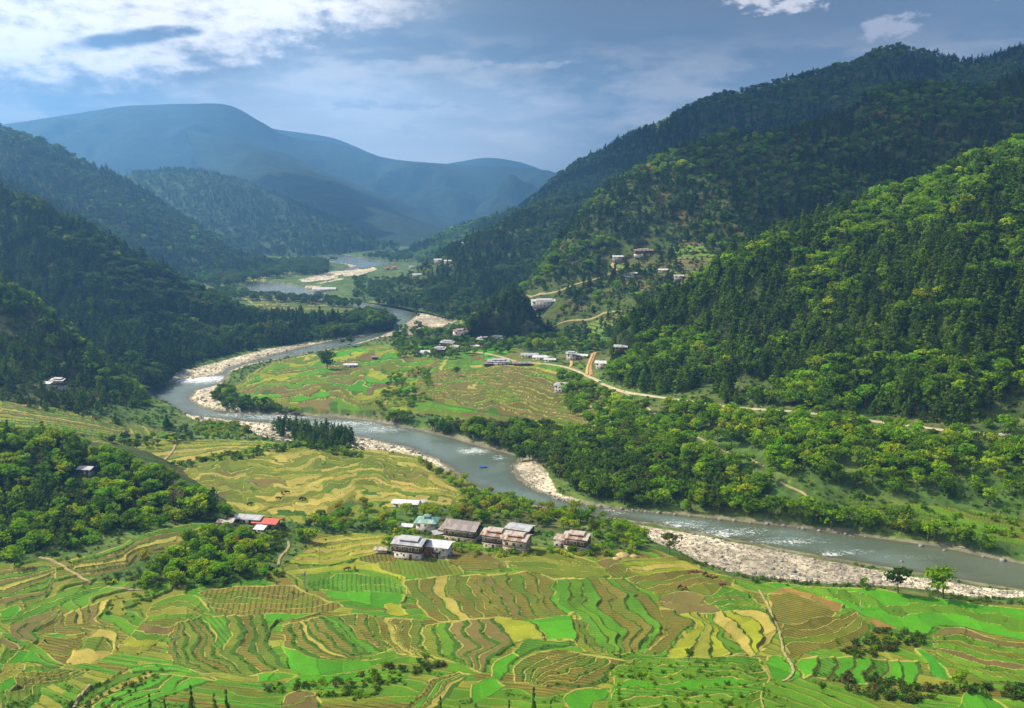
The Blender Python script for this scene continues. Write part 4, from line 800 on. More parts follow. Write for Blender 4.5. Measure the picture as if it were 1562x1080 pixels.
house('farmhouse', 'old two-storey farmhouse with timber upper floor and two-tier pale grey roof beside a white house', 627, 847, -17, 11.5, 8, 2, 'white', 'timber', 'grey', 'double', 2, group=hamlet)
house('farmhouse', 'white two-storey house with plain grey tin roof and a front balcony behind an orange tree', 671, 848, -17, 8.6, 7, 2, 'white', None, 'white_tin', 'gable', 2, .22, group=hamlet, balcony=True)
house('farmhouse', 'largest farmhouse with big dark grey-brown gable roof and white gable wall', 707, 822, -20, 14, 10, 2, 'mud', 'timber', 'slate', 'loft', 2, .42, group=hamlet)
house('farmhouse', 'white house with pale green pyramid roof and small roof turret', 652, 810, -8, 8.6, 8, 2, 'white', None, 'green', 'hip', 2, .34, group=hamlet)
house('long_house', 'long low white house with pale tin roof standing alone above the village', 620, 773, -10, 11.5, 5.2, 1, 'white', None, 'white_tin', 'gable', 2, .25, group=hamlet)
house('shed', 'tiny grey tin shed beside the long low white house', 646, 774, -10, 2.4, 2.2, 1, 'stone', None, 'grey', 'shed', 1, door=False, nw=1, cat='shed')
house('farmhouse', 'brown farmhouse half with dark timber front and rusty pink tin roof', 757, 833, -20, 9, 8, 2, 'mud', 'timber', 'rust', 'double', 2, group=hamlet)
house('farmhouse', 'mud-walled farmhouse half with white end wall and rust-streaked roof joined to a timber front house', 789, 840, -20, 9.5, 8, 2, 'mud', 'mud', 'rust', 'double', 2, group=hamlet)
house('farmhouse', 'small farmhouse with clean grey shallow roof behind the two rusty-roofed houses', 794, 812, -24, 10, 7, 1, 'mud', 'timber', 'grey', 'gable', 2, .22, group=hamlet)
house('farmhouse', 'half-timbered white farmhouse with rusty two-tier roof nearest the river', 881, 838, -20, 9.0, 7.5, 2, 'white', 'timber', 'rust', 'double', 2, group=hamlet)
house('outbuilding', 'low stone outbuilding with rusty roof against the farmhouse nearest the river', 856, 833, -20, 5, 5, 1, 'stone', None, 'rust', 'shed', 1, cat='outbuilding', hs=3.6)
house('lean_to', 'rusty lean-to joined to the dark-roofed largest farmhouse', 681, 816, -20, 5, 6, 1, 'timber', None, 'rust', 'shed', 1, cat='outbuilding', hs=3.2)
house('lean_to', 'low lean-to with rusty roof at the end of the two-tier grey-roofed farmhouse', 607, 842, -17, 3.6, 5, 1, 'timber', None, 'rust', 'shed', 1, cat='outbuilding', hs=3.0)
house('shed', 'tiny tin-roofed shed in the yellow field by the farmhouse', 583, 842, -5, 4.2, 2.2, 1, 'white', None, 'rust', 'gable', 1, nw=2, door=False, cat='shed', hs=1.6)
house('hut', 'small slanting grey tin hut between green-roofed and dark-roofed houses', 668, 819, 30, 4, 3, 1, 'stone', None, 'grey', 'shed', 1, nw=1, door=False, cat='hut', hs=1.8)
house('hut', 'pale tin hut hidden among the shrubs below the long white house', 622, 806, -10, 3.4, 2.6, 1, 'white', None, 'white_tin', 'gable', 1, nw=1, door=False, cat='hut', hs=1.6)
house('farmhouse', 'low house with bright red tin roof beside the wooded spur', 408, 803, -12, 9.5, 5.5, 1, 'mud', None, 'red', 'gable', 2, .3)
house('farmhouse', 'low house with long pale grey roof just behind the red-roofed house', 381, 797, -12, 11, 5, 1, 'stone', None, 'grey', 'gable', 1, .25)
house('shed', 'small whitish shed below the red-roofed house', 397, 812, -12, 4, 3, 1, 'white', None, 'white_tin', 'shed', 1, nw=1, door=False, cat='shed', hs=1.8)
house('shed', 'flat tan-roofed shelter at the foot of the wooded spur', 345, 801, -5, 6.5, 4, 1, 'mud', None, 'rust', 'shed', 1, nw=2, door=False, cat='shed', hs=1.8)
house('hut', 'grey-roofed hut almost lost among the trees of the wooded slope', 133, 722, -10, 5, 4, 1, 'stone', None, 'grey', 'gable', 1, nw=2, cat='hut')
house('farmhouse', 'lone white farmhouse with two-tier pale roof on bare red earth of the shaded slope', 91, 592, -12, 8.5, 5.5, 2, 'white', 'timber', 'grey', 'double', 2, hs=2.4)
house('shed', 'small white shed beside the lone farmhouse on red earth', 73, 589, -8, 5, 3, 1, 'white', None, 'white_tin', 'shed', 1, nw=1, door=False, cat='shed', hs=2)
for i, (lb, px, py, L, W, st, wl, up, rf, rt, ro) in enumerate((
    ('longest white-roofed house of the middle village beside the fields', 650, 540, 26, 9, 1, 'white', None, 'white_tin', 'gable', -8),
    ('two-storey house at the end of the longest white roof', 672, 541, 10, 9, 2, 'white', 'timber', 'grey', 'double', -15),
    ('house with two-tier roof where the dirt road begins', 684, 531, 13, 9, 2, 'white', 'timber', 'grey', 'double', -20),
    ('tall narrow white house beside the start of the dirt road', 694, 536, 8, 8, 2, 'white', None, 'grey', 'gable', -20),
    ('pale house nearest the far gravel bar', 704, 513, 17, 10, 2, 'white', None, 'rust', 'double', 15),
    ('small house peeping out above the nearest-gravel pale house', 710, 507, 8, 7, 1, 'white', None, 'white_tin', 'gable', 10),
    ('white cube-like house with dark eaves below the wooded knoll', 739, 526, 12, 10, 2, 'white', 'timber', 'grey', 'double', -18),
    ('second white house below the wooded knoll, nearer its foot', 760, 524, 13, 10, 2, 'white', 'timber', 'grey', 'double', -18),
    ('low shed between white houses below the knoll and the road', 724, 531, 8, 5, 1, 'white', None, 'white_tin', 'gable', -5),
    ('little shed just past the second knoll house', 775, 526, 6, 5, 1, 'stone', None, 'grey', 'gable', -5),
    ('wide farm building with pale roofs at the top of the brown fields', 761, 556, 18, 9, 1, 'white', None, 'grey', 'double', -5),
    ('small dark shed at the near corner of the brown fields farm', 744, 558, 7, 5, 1, 'timber', None, 'slate', 'gable', 10),
    ('dark low house set right against the dirt road bend', 796, 557, 15, 7, 1, 'timber', None, 'slate', 'gable', 0),
    ('grey-roofed house first of two standing above the road bend', 808, 545, 15, 8, 1, 'stone', None, 'grey', 'gable', -5),
    ('white-roofed house second of two standing above the road bend', 825, 548, 14, 8, 1, 'white', None, 'white_tin', 'hip', -5),
    ('low shed alongside the road after the white-roofed house', 839, 552, 9, 4, 1, 'white', None, 'white_tin', 'gable', -10),
    ('white house at the top of the short yellow earth drive', 872, 549, 8, 7, 2, 'white', None, 'grey', 'double', -15),
    ('pale-roofed house beside the red earth scar', 888, 546, 9, 6, 1, 'white', None, 'white_tin', 'gable', -15),
    ('white-walled house half buried in trees past the red earth scar', 918, 562, 9, 8, 2, 'white', None, 'white_tin', 'gable', -15),
    ('square white house with wide grey roof below the dirt road', 860, 596, 13, 10, 2, 'white', None, 'grey', 'hip', -10),
    ('tiny grey-roofed tower above the square white house', 858, 582, 4, 4, 2, 'white', None, 'slate', 'hip', 0),
    ('low shed with white roof among the bend fields', 535, 560, 11, 5, 1, 'white', None, 'white_tin', 'gable', 0),
    ('tiny brown field shelter in the bright green bend fields', 572, 548, 5, 4, 1, 'timber', None, 'slate', 'gable', 0),
    ('long white two-storey building with many windows on the hamlet slope', 830, 467, 28, 10, 2, 'white', None, 'white_tin', 'double', 5),
    ('white-roofed house at the top of the yellow track', 942, 398, 15, 9, 2, 'stone', None, 'white_tin', 'gable', 0),
    ('long brown-roofed farmhouse highest on the hamlet slope', 981, 390, 28, 10, 2, 'white', 'timber', 'rust', 'double', 8),
    ('white-roofed house out on the far side of the hamlet slope', 1011, 415, 14, 8, 1, 'white', None, 'white_tin', 'gable', -5),
    ('small house beside the terraces at the hamlet slope edge', 1035, 428, 12, 8, 2, 'white', None, 'grey', 'gable', -5),
    ('tiny pale shed halfway down the hamlet slope', 967, 420, 7, 5, 1, 'white', None, 'white_tin', 'gable', 0),
    ('blue-roofed hut halfway down the hamlet slope', 957, 426, 5, 4, 1, 'white', None, 'blue', 'gable', 0),
    ('small dark house hidden in trees under the tall pines', 947, 533, 9, 7, 1, 'timber', None, 'grey', 'gable', -10),
    ('pale tin hut among the trees below the lower footpath', 955, 624, 6, 4, 1, 'white', None, 'white_tin', 'gable', -10),
    ('large white-roofed building by the farther river bend', 497, 443, 34, 16, 1, 'white', None, 'white_tin', 'gable', 0),
    ('low annex beside the large white-roofed building', 480, 446, 18, 9, 1, 'stone', None, 'slate', 'gable', 0),
    ('reddish-roofed house first of the far terrace hamlet', 590, 412, 16, 10, 2, 'mud', None, 'red', 'gable', 0),
    ('reddish-roofed house second of the far terrace hamlet', 601, 411, 14, 10, 2, 'mud', None, 'red', 'gable', 0),
    ('grey house near the reddish-roofed far hamlet', 628, 410, 16, 10, 2, 'white', None, 'grey', 'gable', 0),
    ('pale house just below the far terrace hamlet', 636, 421, 18, 9, 1, 'white', None, 'white_tin', 'gable', 0),
    ('white house high on the far blue slope, nearer the hamlet', 668, 401, 16, 10, 2, 'white', None, 'white_tin', 'gable', 0),
    ('white house high on the far blue slope, farther from the hamlet', 683, 403, 14, 10, 2, 'white', None, 'white_tin', 'gable', 0),
    ('isolated pale house topmost on the far blue slope', 711, 375, 18, 10, 2, 'white', None, 'grey', 'gable', 0),
    ('pale house at the near foot of the far terraces', 545, 444, 13, 8, 1, 'white', None, 'white_tin', 'gable', 0))):
    M.setdefault('blue', M['blue']); house('village_house', lb, px, py, ro, L, W, st, wl, up, rf, rt, 1 if i < 33 else 0, nw=3 if L < 12 else (7 if i == 23 else 5), group='houses scattered through the middle and far valley')
HP = np.array([(a, b, c) for a, b, c in HOUSES])
def house_ok(x, y): 
    ok = np.ones(len(x), bool)
    for a, b, c in HP: ok &= ((x - a) ** 2 + ((y - b) * .62 + c * .5) ** 2 > (c + 1.0) ** 2)
    return ok

# ------------------------------------------------------------------ vegetation layout
TP = dict(P=[], h=[], ty=[], tint=[], zone=[], wid=[])
TY = ['pine', 'broad', 'bush']
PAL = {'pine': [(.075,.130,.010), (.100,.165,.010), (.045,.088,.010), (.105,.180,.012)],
       'darkpine': [(.040,.078,.012), (.052,.096,.012), (.032,.062,.012), (.066,.115,.014)],  # darker pine greens; on the hill slopes they also carry painted shade
       'broad': [(.110,.205,.008), (.145,.260,.008), (.075,.145,.010), (.180,.290,.010)],
       'bright': [(.175,.340,.008), (.230,.370,.010), (.130,.270,.008), (.290,.370,.012)],
       'yellow': [(.26,.32,.025), (.17,.27,.022), (.30,.29,.03), (.12,.24,.02)],
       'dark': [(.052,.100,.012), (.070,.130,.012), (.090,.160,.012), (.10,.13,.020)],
       'scrub': [(.080,.130,.022), (.060,.115,.018), (.110,.130,.030), (.115,.105,.035)]}
def add(P, h, ty, pal, zone, wid=1.0):
    n = len(P)
    if n == 0: return
    pa = np.array(PAL[pal]); i = rng.integers(0, len(pa), n); t = pa[i] * rng.uniform(.8, 1.25, (n, 1)) * rng.uniform(.93, 1.07, (n, 3))
    TP['P'].append(P); TP['h'].append(h); TP['ty'].append(np.full(n, TY.index(ty))); TP['tint'].append(t); TP['zone'].append(np.full(n, zone)); TP['wid'].append(wid * rng.uniform(1.0, 1.45, n))
ZL = []
def zone(text): ZL.append(text); return len(ZL) - 1
def hill_scatter(name, spacing, hr, ztext, pine='pine', broad='broad', pb=.3, bscale=60, clear=(), thin=(), maxv=1.10, bright=.15, bush=0.0, minv=0.0, bseed=5):
    P, vn = HILLS[name]; a = P[1:, :-1] - P[:-1, :-1]; b = P[:-1, 1:] - P[:-1, :-1]; ar = np.linalg.norm(np.cross(a, b), axis=2); ar[(vn[:-1] > maxv) | (vn[:-1] < minv)] = 0
    px, py = project(P[:-1, :-1]); ar[(px < -90) | (px > 1720)] = 0
    n = int(ar.sum() / (spacing * .80) ** 2); idx = rng.choice(ar.size, n, p=(ar / ar.sum()).ravel()); i, j = np.unravel_index(idx, ar.shape); u, v = rng.random((2, n, 1))
    Q = P[i, j] * (1 - u) * (1 - v) + P[i + 1, j] * u * (1 - v) + P[i, j + 1] * (1 - u) * v + P[i + 1, j + 1] * u * v
    px, py = project(Q); ok = np.ones(n, bool)
    jx = px + rng.normal(0, 4, n); jy = py + rng.normal(0, 3, n)
    for c in clear: ok &= ~inpoly(jx, jy, c)
    for c, k in thin: ok &= ~(inpoly(jx, jy, c) & (rng.random(n) > k))
    rdd = road_dist(Q[:, 0], Q[:, 1]); ok &= (rdd > 1.2) & ((rdd > 7) | (rng.random(n) < .4)) & house_ok(Q[:, 0], Q[:, 1]) & (Q[:, 2] > gz(Q[:, 0], Q[:, 1]) - 3)
    # keep crowns apart: thin pairs that fall into the same small cell
    key = (np.floor(Q[:, 0] / (spacing * .62)).astype(np.int64) << 20) + np.floor(Q[:, 1] / (spacing * .62)).astype(np.int64); _, first = np.unique(key, return_index=True); one = np.zeros(n, bool); one[first] = True; ok &= one | (rng.random(n) < .6)
    Q = Q[ok]; n = len(Q); f = fbm(Q[:, 0] / bscale, (Q[:, 1] + Q[:, 2] * 1.5) / bscale, 3, bseed); thr = np.quantile(f, 1 - pb) if pb < 1 else -1; z = zone(ztext)
    isb = (f + rng.normal(0, .05, n)) > thr; h = rng.uniform(hr[0], hr[1], n) * (1 + .42 * rng.normal(0, .5, n).clip(-1.2, 1.4)); br = isb & (rng.random(n) < bright); bu = (~br) & (rng.random(n) < bush)
    add(Q[~isb & ~bu], h[~isb & ~bu], 'pine', pine, z); add(Q[isb & ~br & ~bu], h[isb & ~br & ~bu] * .85, 'broad', broad, z); add(Q[br], h[br] * .8, 'broad', 'bright', z); add(Q[bu], h[bu] * .38, 'bush', 'scrub', z)
def zone_scatter(poly, spacing, hr, ztext, ty='broad', pal='broad', wid=1.0, pal2=None, k2=.3, wmin=4, cluster=0.0):
    W_ = wpoly(poly); lo, hi = W_.min(0), W_.max(0); n = int((hi - lo).prod() / (spacing * .84) ** 2) + 1
    x = rng.uniform(lo[0], hi[0], n); y = rng.uniform(lo[1], hi[1], n); ok = inpoly(x, y, W_) & (dist_at(x, y) > wmin) & (road_dist(x, y) > (1.0 if spacing < 5 else 3.0)); rdd = road_dist(x, y + 6); ok &= (rdd > 8) | (rng.random(n) < .3) | (spacing < 5) & house_ok(x, y)
    if cluster: ok &= fbm(x / 14, y / 14, 3, 99) > cluster
    x, y = x[ok], y[ok]; P = np.stack([x, y, gz(x, y)], -1); h = rng.uniform(hr[0], hr[1], len(x)); z = zone(ztext)
    m = rng.random(len(x)) < (k2 if pal2 else 0); add(P[~m], h[~m], ty, pal, z, wid); add(P[m], h[m], ty, pal2 or pal, z, wid)
hill_scatter('slope_above_road', 5.5, (10, 14), 'in the dense pine forest on the sunny slope above the dirt road', pb=.42, bscale=55, bright=.30, clear=([(1112,575),(1150,570),(1185,590),(1188,618),(1110,612)], [(1500,625),(1562,600),(1600,670),(1500,655)]), bush=.08)
hill_scatter('wooded_slope', 4.7, (6, 10), 'on the shady wooded slope above the terraces', pb=.85, bscale=25, bright=.55, thin=(([(0,700),(200,730),(330,790),(200,810),(0,820)], .8),), bush=.3)
hill_scatter('terraced_slope', 6.0, (7, 11), 'on the slope around the lone farmhouse', pine='pine', pb=.3, bscale=40, bright=.06, clear=([(68,578),(120,575),(125,608),(95,612),(68,600)], [(-40,485),(55,478),(60,520),(-40,525)], ), thin=(([(60,600),(290,600),(290,670),(60,670)], .55), ([(-60,560),(70,570),(60,620),(-60,612)], .5)), bush=.3)
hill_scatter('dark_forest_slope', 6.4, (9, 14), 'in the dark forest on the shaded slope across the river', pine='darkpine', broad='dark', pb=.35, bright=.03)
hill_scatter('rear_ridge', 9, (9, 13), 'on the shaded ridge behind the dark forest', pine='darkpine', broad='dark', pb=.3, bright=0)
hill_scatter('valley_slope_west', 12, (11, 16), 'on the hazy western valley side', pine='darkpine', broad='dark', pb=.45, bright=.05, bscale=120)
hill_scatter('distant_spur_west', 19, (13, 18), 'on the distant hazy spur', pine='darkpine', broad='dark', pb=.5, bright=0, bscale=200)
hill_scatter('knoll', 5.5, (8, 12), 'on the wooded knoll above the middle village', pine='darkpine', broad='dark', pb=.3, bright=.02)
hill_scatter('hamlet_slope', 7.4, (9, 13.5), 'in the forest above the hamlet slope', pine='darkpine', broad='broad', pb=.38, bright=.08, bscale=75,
    clear=([(1035,370),(1060,368),(1092,395),(1095,440),(1060,462),(1030,440)], [(805,455),(862,455),(868,478),(805,478)], [(930,390),(1000,380),(1010,400),(930,405)]),
    thin=(([(800,430),(930,400),(960,360),(1000,360),(1110,430),(980,480),(950,520),(800,520)], .62),), bush=.5)
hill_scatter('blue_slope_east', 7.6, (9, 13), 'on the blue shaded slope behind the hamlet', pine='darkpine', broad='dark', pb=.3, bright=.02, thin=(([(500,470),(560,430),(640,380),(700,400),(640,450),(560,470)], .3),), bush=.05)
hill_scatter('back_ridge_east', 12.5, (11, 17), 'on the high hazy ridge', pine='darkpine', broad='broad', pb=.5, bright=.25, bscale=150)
for nm_, sp_ in (('slope_above_road', 6.5), ('hamlet_slope', 7.5), ('terraced_slope', 5.0), ('wooded_slope', 3.6), ('blue_slope_east', 11)): hill_scatter(nm_, sp_, (4.5, 9), 'in the undergrowth of the slopes', pb=.0, bright=0, bush=1.0, pine='darkpine')
# valley floor woods
ZS = zone_scatter
ZS([(590,634),(700,652),(830,655),(960,662),(1010,700),(1000,772),(940,770),(870,752),(838,716),(800,700),(740,690),(660,672),(580,648)], 5.6, (7, 11), 'in the riverside wood below the middle fields', pal='dark', pal2='broad', k2=.45, wmin=1.5)
ZS([(318,602),(350,590),(362,612),(430,624),(520,632),(600,640),(600,645),(520,636),(430,632),(350,627)], 5.5, (5, 9), 'along the bank of the bend fields', pal='dark', pal2='bright', k2=.3, wmin=1)
ZS([(945,612),(1050,625),(1150,635),(1250,640),(1350,655),(1450,665),(1600,690),(1620,790),(1562,780),(1400,760),(1300,745),(1180,730),(1150,800),(1080,785),(1000,772),(1000,700),(930,650)], 6.4, (6.5, 11), 'in the bright green wood between the dirt road and the river', pal='broad', pal2='bright', k2=.5)
ZS([(830,705),(900,700),(1000,715),(1120,745),(1150,780),(1060,780),(960,768),(880,752)], 6.0, (8, 11), 'in the riverside pines above the boulders', ty='pine', pal='pine')
ZS([(1130,760),(1200,775),(1290,790),(1400,805),(1500,825),(1600,850),(1600,862),(1500,846),(1350,820),(1200,800),(1120,790)], 5.2, (8, 11.5), 'in the tall row along the far river bank', pal='broad', pal2='bright', k2=.35, wmin=2)
ZS([(1150,700),(1300,745),(1450,765),(1600,785),(1600,840),(1450,815),(1250,780),(1150,760)], 7.0, (1.5, 3.5), 'on the scrubby bank terraces across the river', ty='bush', pal='broad', pal2='bright')
ZS([(470,800),(500,780),(560,775),(600,782),(640,782),(700,775),(740,752),(800,768),(860,780),(930,795),(990,818),(985,838),(930,838),(905,815),(840,808),(770,792),(740,800),(700,795),(690,800),(620,795),(600,812),(560,812),(500,815)], 6.6, (3, 7), 'in the gardens behind the farm village', pal='bright', pal2='yellow', k2=.4)
ZS([(590,815),(720,850),(860,850),(920,850),(990,845),(920,830),(860,828),(790,845),(720,830),(650,800)], 5.0, (1.5, 3.5), 'in the gardens between the farmhouses', ty='bush', pal='bright', pal2='yellow', k2=.4)
ZS([(220,882),(260,850),(325,806),(360,822),(440,830),(480,818),(470,835),(440,850),(435,875),(400,892),(300,896),(230,900)], 5.0, (3, 7), 'in the thicket below the red-roofed house', pal='bright', pal2='bright', k2=.45)
ZS([(130,890),(230,862),(300,820),(440,800),(440,880),(300,896),(180,898)], 3.6, (1.2, 2.6), 'in the thicket of the terrace foot', ty='bush', pal='scrub', pal2='bright', k2=.35)
ZS([(415,655),(450,640),(500,640),(545,672),(500,690),(440,672)], 5.5, (6, 10), 'on the scrubby gravel island', ty='pine', pal='pine')
ZS([(420,668),(480,650),(550,680),(560,695),(500,695)], 6, (1.5, 3), 'on the scrubby gravel island edge', ty='bush', pal='scrub', pal2='bright')
ZS([(300,640),(375,645),(372,668),(300,665)], 6, (2, 4), 'on the yellow-green flat by the river', ty='bush', pal='yellow', pal2='bright', wmin=6)
ZS([(150,668),(280,655),(300,672),(200,690)], 7, (3, 6), 'at the foot of the terraced slope', pal='dark', pal2='bright')
ZS([(235,712),(300,700),(420,682),(470,672),(560,695),(545,700),(470,684),(420,692),(300,712)], 5, (1.5, 4), 'in the hedge across the pale plain', ty='bush', pal='dark', pal2='bright', k2=.3)
ZS([(640,705),(700,735),(760,765),(700,760),(690,745),(640,715)], 6, (3, 6), 'on the river bank behind the long white house', pal='bright', pal2='dark', wmin=3)
ZS([(600,500),(700,505),(800,512),(900,512),(940,540),(900,545),(800,535),(740,545),(650,550),(600,545)], 10.5, (6, 10), 'around the houses of the middle village', pal='dark', pal2='broad', k2=.5)
ZS([(600,570),(655,565),(660,610),(610,645),(570,630)], 9.5, (3, 6.5), 'in the copse between the middle fields', pal='broad', pal2='bright', k2=.5)
ZS([(850,570),(920,585),(960,615),(960,660),(890,650),(860,620)], 8, (4, 9), 'below the road near the square white house', pal='broad', pal2='bright', k2=.4)
ZS([(480,500),(560,478),(600,480),(602,500),(560,508),(500,515),(420,510),(400,490)], 9, (10, 14), 'in the wood on the inside of the upper bend', pal='dark', pal2='broad', k2=.15)
ZS([(540,425),(640,430),(720,470),(715,500),(660,478),(600,460),(540,455)], 15, (8, 12), 'on the flats beyond the upper bend', pal='dark', pal2='broad', k2=.3)
ZS([(330,440),(400,452),(520,460),(560,466),(540,470),(420,462),(330,456)], 13, (9, 13), 'in the tree line beyond the brown plain', pal='dark')
ZS([(300,430),(330,408),(480,400),(498,404),(498,420),(440,420),(400,436),(330,440)], 17, (14, 20), 'in the woods at the head of the valley', pal='dark')
ZS([(500,400),(620,384),(640,400),(560,404)], 26, (12, 16), 'at the far end of the valley', pal='dark')
ZS([(1280,995),(1340,962),(1400,962),(1415,980),(1370,998),(1300,1005)], 3.0, (1.3, 2.8), 'on the overgrown bank between brown and green terraces', ty='bush', pal='scrub', pal2='broad', k2=.35)
ZS([(1270,1035),(1330,1025),(1400,1048),(1562,1050),(1600,1075),(1450,1062),(1400,1075),(1300,1062)], 3.3, (1.2, 2.8), 'along the hedge bank at the lower edge', ty='bush', pal='scrub', pal2='dark', k2=.4)
ZS([(420,1045),(560,1025),(640,1000),(680,1015),(600,1045),(560,1075),(470,1060),(400,1060)], 3.0, (.9, 2.2), 'on the rough bank below the emerald field', ty='bush', pal='broad', pal2='scrub', k2=.4)
ZS([(930,1010),(1000,1010),(1080,1010),(1160,1010),(1150,1090),(930,1090)], 4.2, (.7, 1.5), 'in the rough green terraces', ty='bush', pal='broad', pal2='bright', k2=.4)
ZS([(100,1075),(190,1030),(260,1020),(200,1060),(150,1090)], 3.2, (.7, 1.5), 'on the lower corner banks', ty='bush', pal='dark', pal2='broad')
ZS([(150,930),(180,900),(260,900),(230,920),(160,950)], 4, (.7, 1.6), 'on the grassy banks beside the path', ty='bush', pal='broad')
ZS([(1120,868),(1300,892),(1420,905),(1480,916),(1300,902),(1120,885)], 6.5, (.8, 2.2), 'along the field edge by the gravel bar', ty='bush', pal='broad', pal2='scrub', wmin=2)
# ------------------------------------------------------------------ single trees that stand out
LONE = [('broadleaf_tree', 'round dark tree on a thin trunk at the edge of the gravel bar', 1370, 905, 11.5, 'dark', 0, 'broad'), ('broadleaf_tree', 'spreading flat-topped tree with bare forked trunks beside the gravel bar', 1438, 912, 12.5, 'broad', 3, 'broad'),
 ('broadleaf_tree', 'small thin tree at the near end of the gravel bar shrubs', 1317, 898, 5, 'bright', 2, 'broad'), ('broadleaf_tree', 'round tree alone on the pale gravel edge past the village', 1021, 846, 10.5, 'dark', 1, 'broad'),
 ('broadleaf_tree', 'biggest dark tree standing in the bright green bend fields', 499, 563, 19, 'dark', 4, 'broad'), ('broadleaf_tree', 'lone small tree in the middle of the brown fields', 697, 574, 9, 'dark', 1, 'broad'),
 ('broadleaf_tree', 'young green tree beside the end of the two-tier grey-roofed farmhouse', 593, 842, 7, 'bright', 1, 'broad'), ('broadleaf_tree', 'dark tree on the river flat at the end of the hedge', 379, 668, 9, 'dark', 2, 'broad'),
 ('broadleaf_tree', 'tall rounded tree near the river behind the village end house', 875, 795, 11, 'yellow', 0, 'broad'), ('broadleaf_tree', 'twin-crowned bright tree in the hedge at the lower edge', 1464, 1052, 7, 'bright', 2, 'broad'),
 ('broadleaf_tree', 'small round black-green tree in the rough lower terraces', 1254, 1058, 3.6, 'dark', 0, 'broad'), ('broadleaf_tree', 'orange-leaved shrub tree in front of the white balcony house', 652, 850, 4.5, 'orange', 4, 'broad'),
 ('broadleaf_tree', 'orange-brown tree in the thicket below the red-roofed house', 358, 838, 6, 'orange', 1, 'broad'), ('broadleaf_tree', 'bright tree at the corner where the wooded slope meets the dark terraces', 22, 862, 8, 'bright', 1, 'broad'),
 ('broadleaf_tree', 'pale slender young tree on the terrace riser', 223, 862, 6.5, 'yellow', 2, 'broad'), ('pine_tree', 'tall dark pine standing over the hidden house', 944, 522, 17, 'darkpine', 3, 'pine'),
 ('pine_tree', 'dark pine on the bank edge, beside the pale plain', 326, 778, 10, 'darkpine', 3, 'pine'), ('broadleaf_tree', 'leafless grey-brown tree at the top of the thicket', 271, 775, 9, 'bare', 5, 'broad'),
 ('broadleaf_tree', 'feathery bamboo clump beside the dark-roofed farmhouse', 707, 790, 8, 'yellow', 2, 'broad'), ('broadleaf_tree', 'dark feathery bamboo clump by the river at the village end', 905, 818, 8.5, 'dark', 2, 'broad'),
 ('broadleaf_tree', 'small dark tree by the sheds at the village rim', 471, 808, 5.5, 'dark', 2, 'broad'), ('broadleaf_tree', 'small bush-like tree in the brown striped terrace at the track', 1278, 990, 4, 'broad', 5, 'broad'),
 ('broadleaf_tree', 'thin tree between the two yellow terraces', 1050, 1010, 4.5, 'broad', 5, 'broad'), ('broadleaf_tree', 'large bright round tree below the wooded knoll', 820, 535, 14, 'bright', 4, 'broad'),
 ('broadleaf_tree', 'tree with airy crown on the far bank by the upper bend, nearer the water', 535, 528, 12, 'dark', 3, 'broad'), ('broadleaf_tree', 'small airy tree on the far bank before the upper bend', 521, 527, 9, 'dark', 3, 'broad'),
 ('broadleaf_tree', 'tree alone on the far gravel bar', 637, 506, 15, 'dark', 5, 'broad'), ('pine_tree', 'slender conifer on the far gravel bar', 637, 484, 13, 'darkpine', 4, 'pine')]
PAL['orange'] = [(.38,.17,.03)]; PAL['bare'] = [(.20,.16,.12)]
for x, h, sp in ((295,1062,4),(315,1068,1),(351,1049,0),(382,1060,3),(398,1055,1),(685,1066,4),(777,1070,1),(810,1052,0),(833,1072,2)):
    LONE.append(('pine_tree', None, x, -1, h, 'nearpine', sp, 'pine'))
PAL['nearpine'] = [(.075,.150,.018), (.10,.18,.020)]
def make_tree(ty, name, loc, h, var, tint, rz, label, group=None, wid=1.0, cat='tree'):
    c, tm = PM[ty][var]
    if ty == 'bush':
        o = link(name, c, None, loc); o['category'] = 'bush'; cr = o
    else:
        o = bpy.data.objects.new(name, None); COL.objects.link(o); o.location = loc; o['category'] = cat; cr = link('crown', c, o); link('trunk', tm, o)
    o.scale = (h * wid, h * wid, h); o.rotation_euler = (0, 0, rz); o['label'] = label; cr['tint'] = tuple(float(q) for q in tint)
    if group: o['group'] = group
    return o
nl = 0
for nm, lb, px, py, h, pal, var, ty in LONE:
    if py < 0:
        y = 214.0; x = (px - 781) / FPX * y / .82; p = Vector((x, y, float(gz(x, y)) - .5)); h = float(at_dist(x * 0 + px, h, y)[2]) - p.z; h = max(h, 2.0)
        tn = {351: 'tallest dark conifer tip of the clump at the lower edge', 398: 'second dark conifer tip beside the tallest one at the lower edge', 810: 'single tall dark conifer tip below the striped curved terraces'}.get(px); lb = tn or 'dark conifer tip poking up at the lower edge of the terraces'; gp = None if tn else 'conifer tips at the lower edge'
        make_tree(ty, nm, p, h, var, PAL[pal][var % 2], px, lb, gp, .42); continue
    p = place(px, py)
    if p is not None: make_tree(ty, nm, p, h, var, PAL[pal][nl % len(PAL[pal])], nl * 1.7, lb, None, 1.5 if 'spreading' in lb else 1.15); nl += 1
HP = HP
T = {k: np.concatenate(v) for k, v in TP.items()}
n = len(T['h']); T['P'][:, 2] -= .25; px, py = project(T['P'] + np.stack([0 * T['h'], 0 * T['h'], T['h'] * .8], -1))
D_ = np.linalg.norm(T['P'] - np.array([0, 0, H]), axis=1); inframe = (px > -8) & (px < 1570) & (py > -5) & (py < 1090)
vis = np.zeros(n, bool)
for i in np.nonzero(inframe)[0]:
    q = T['P'][i]; vis[i] = not hidden((q[0], q[1], q[2] + T['h'][i] * .85), .99)
var = np.where(T['ty'] == 0, rng.integers(0, 5, n), np.where(T['ty'] == 1, rng.integers(0, 6, n), rng.integers(0, 3, n))); rz = rng.uniform(0, 6.28, n)
single = np.zeros(n, bool); app = T['h'] / D_
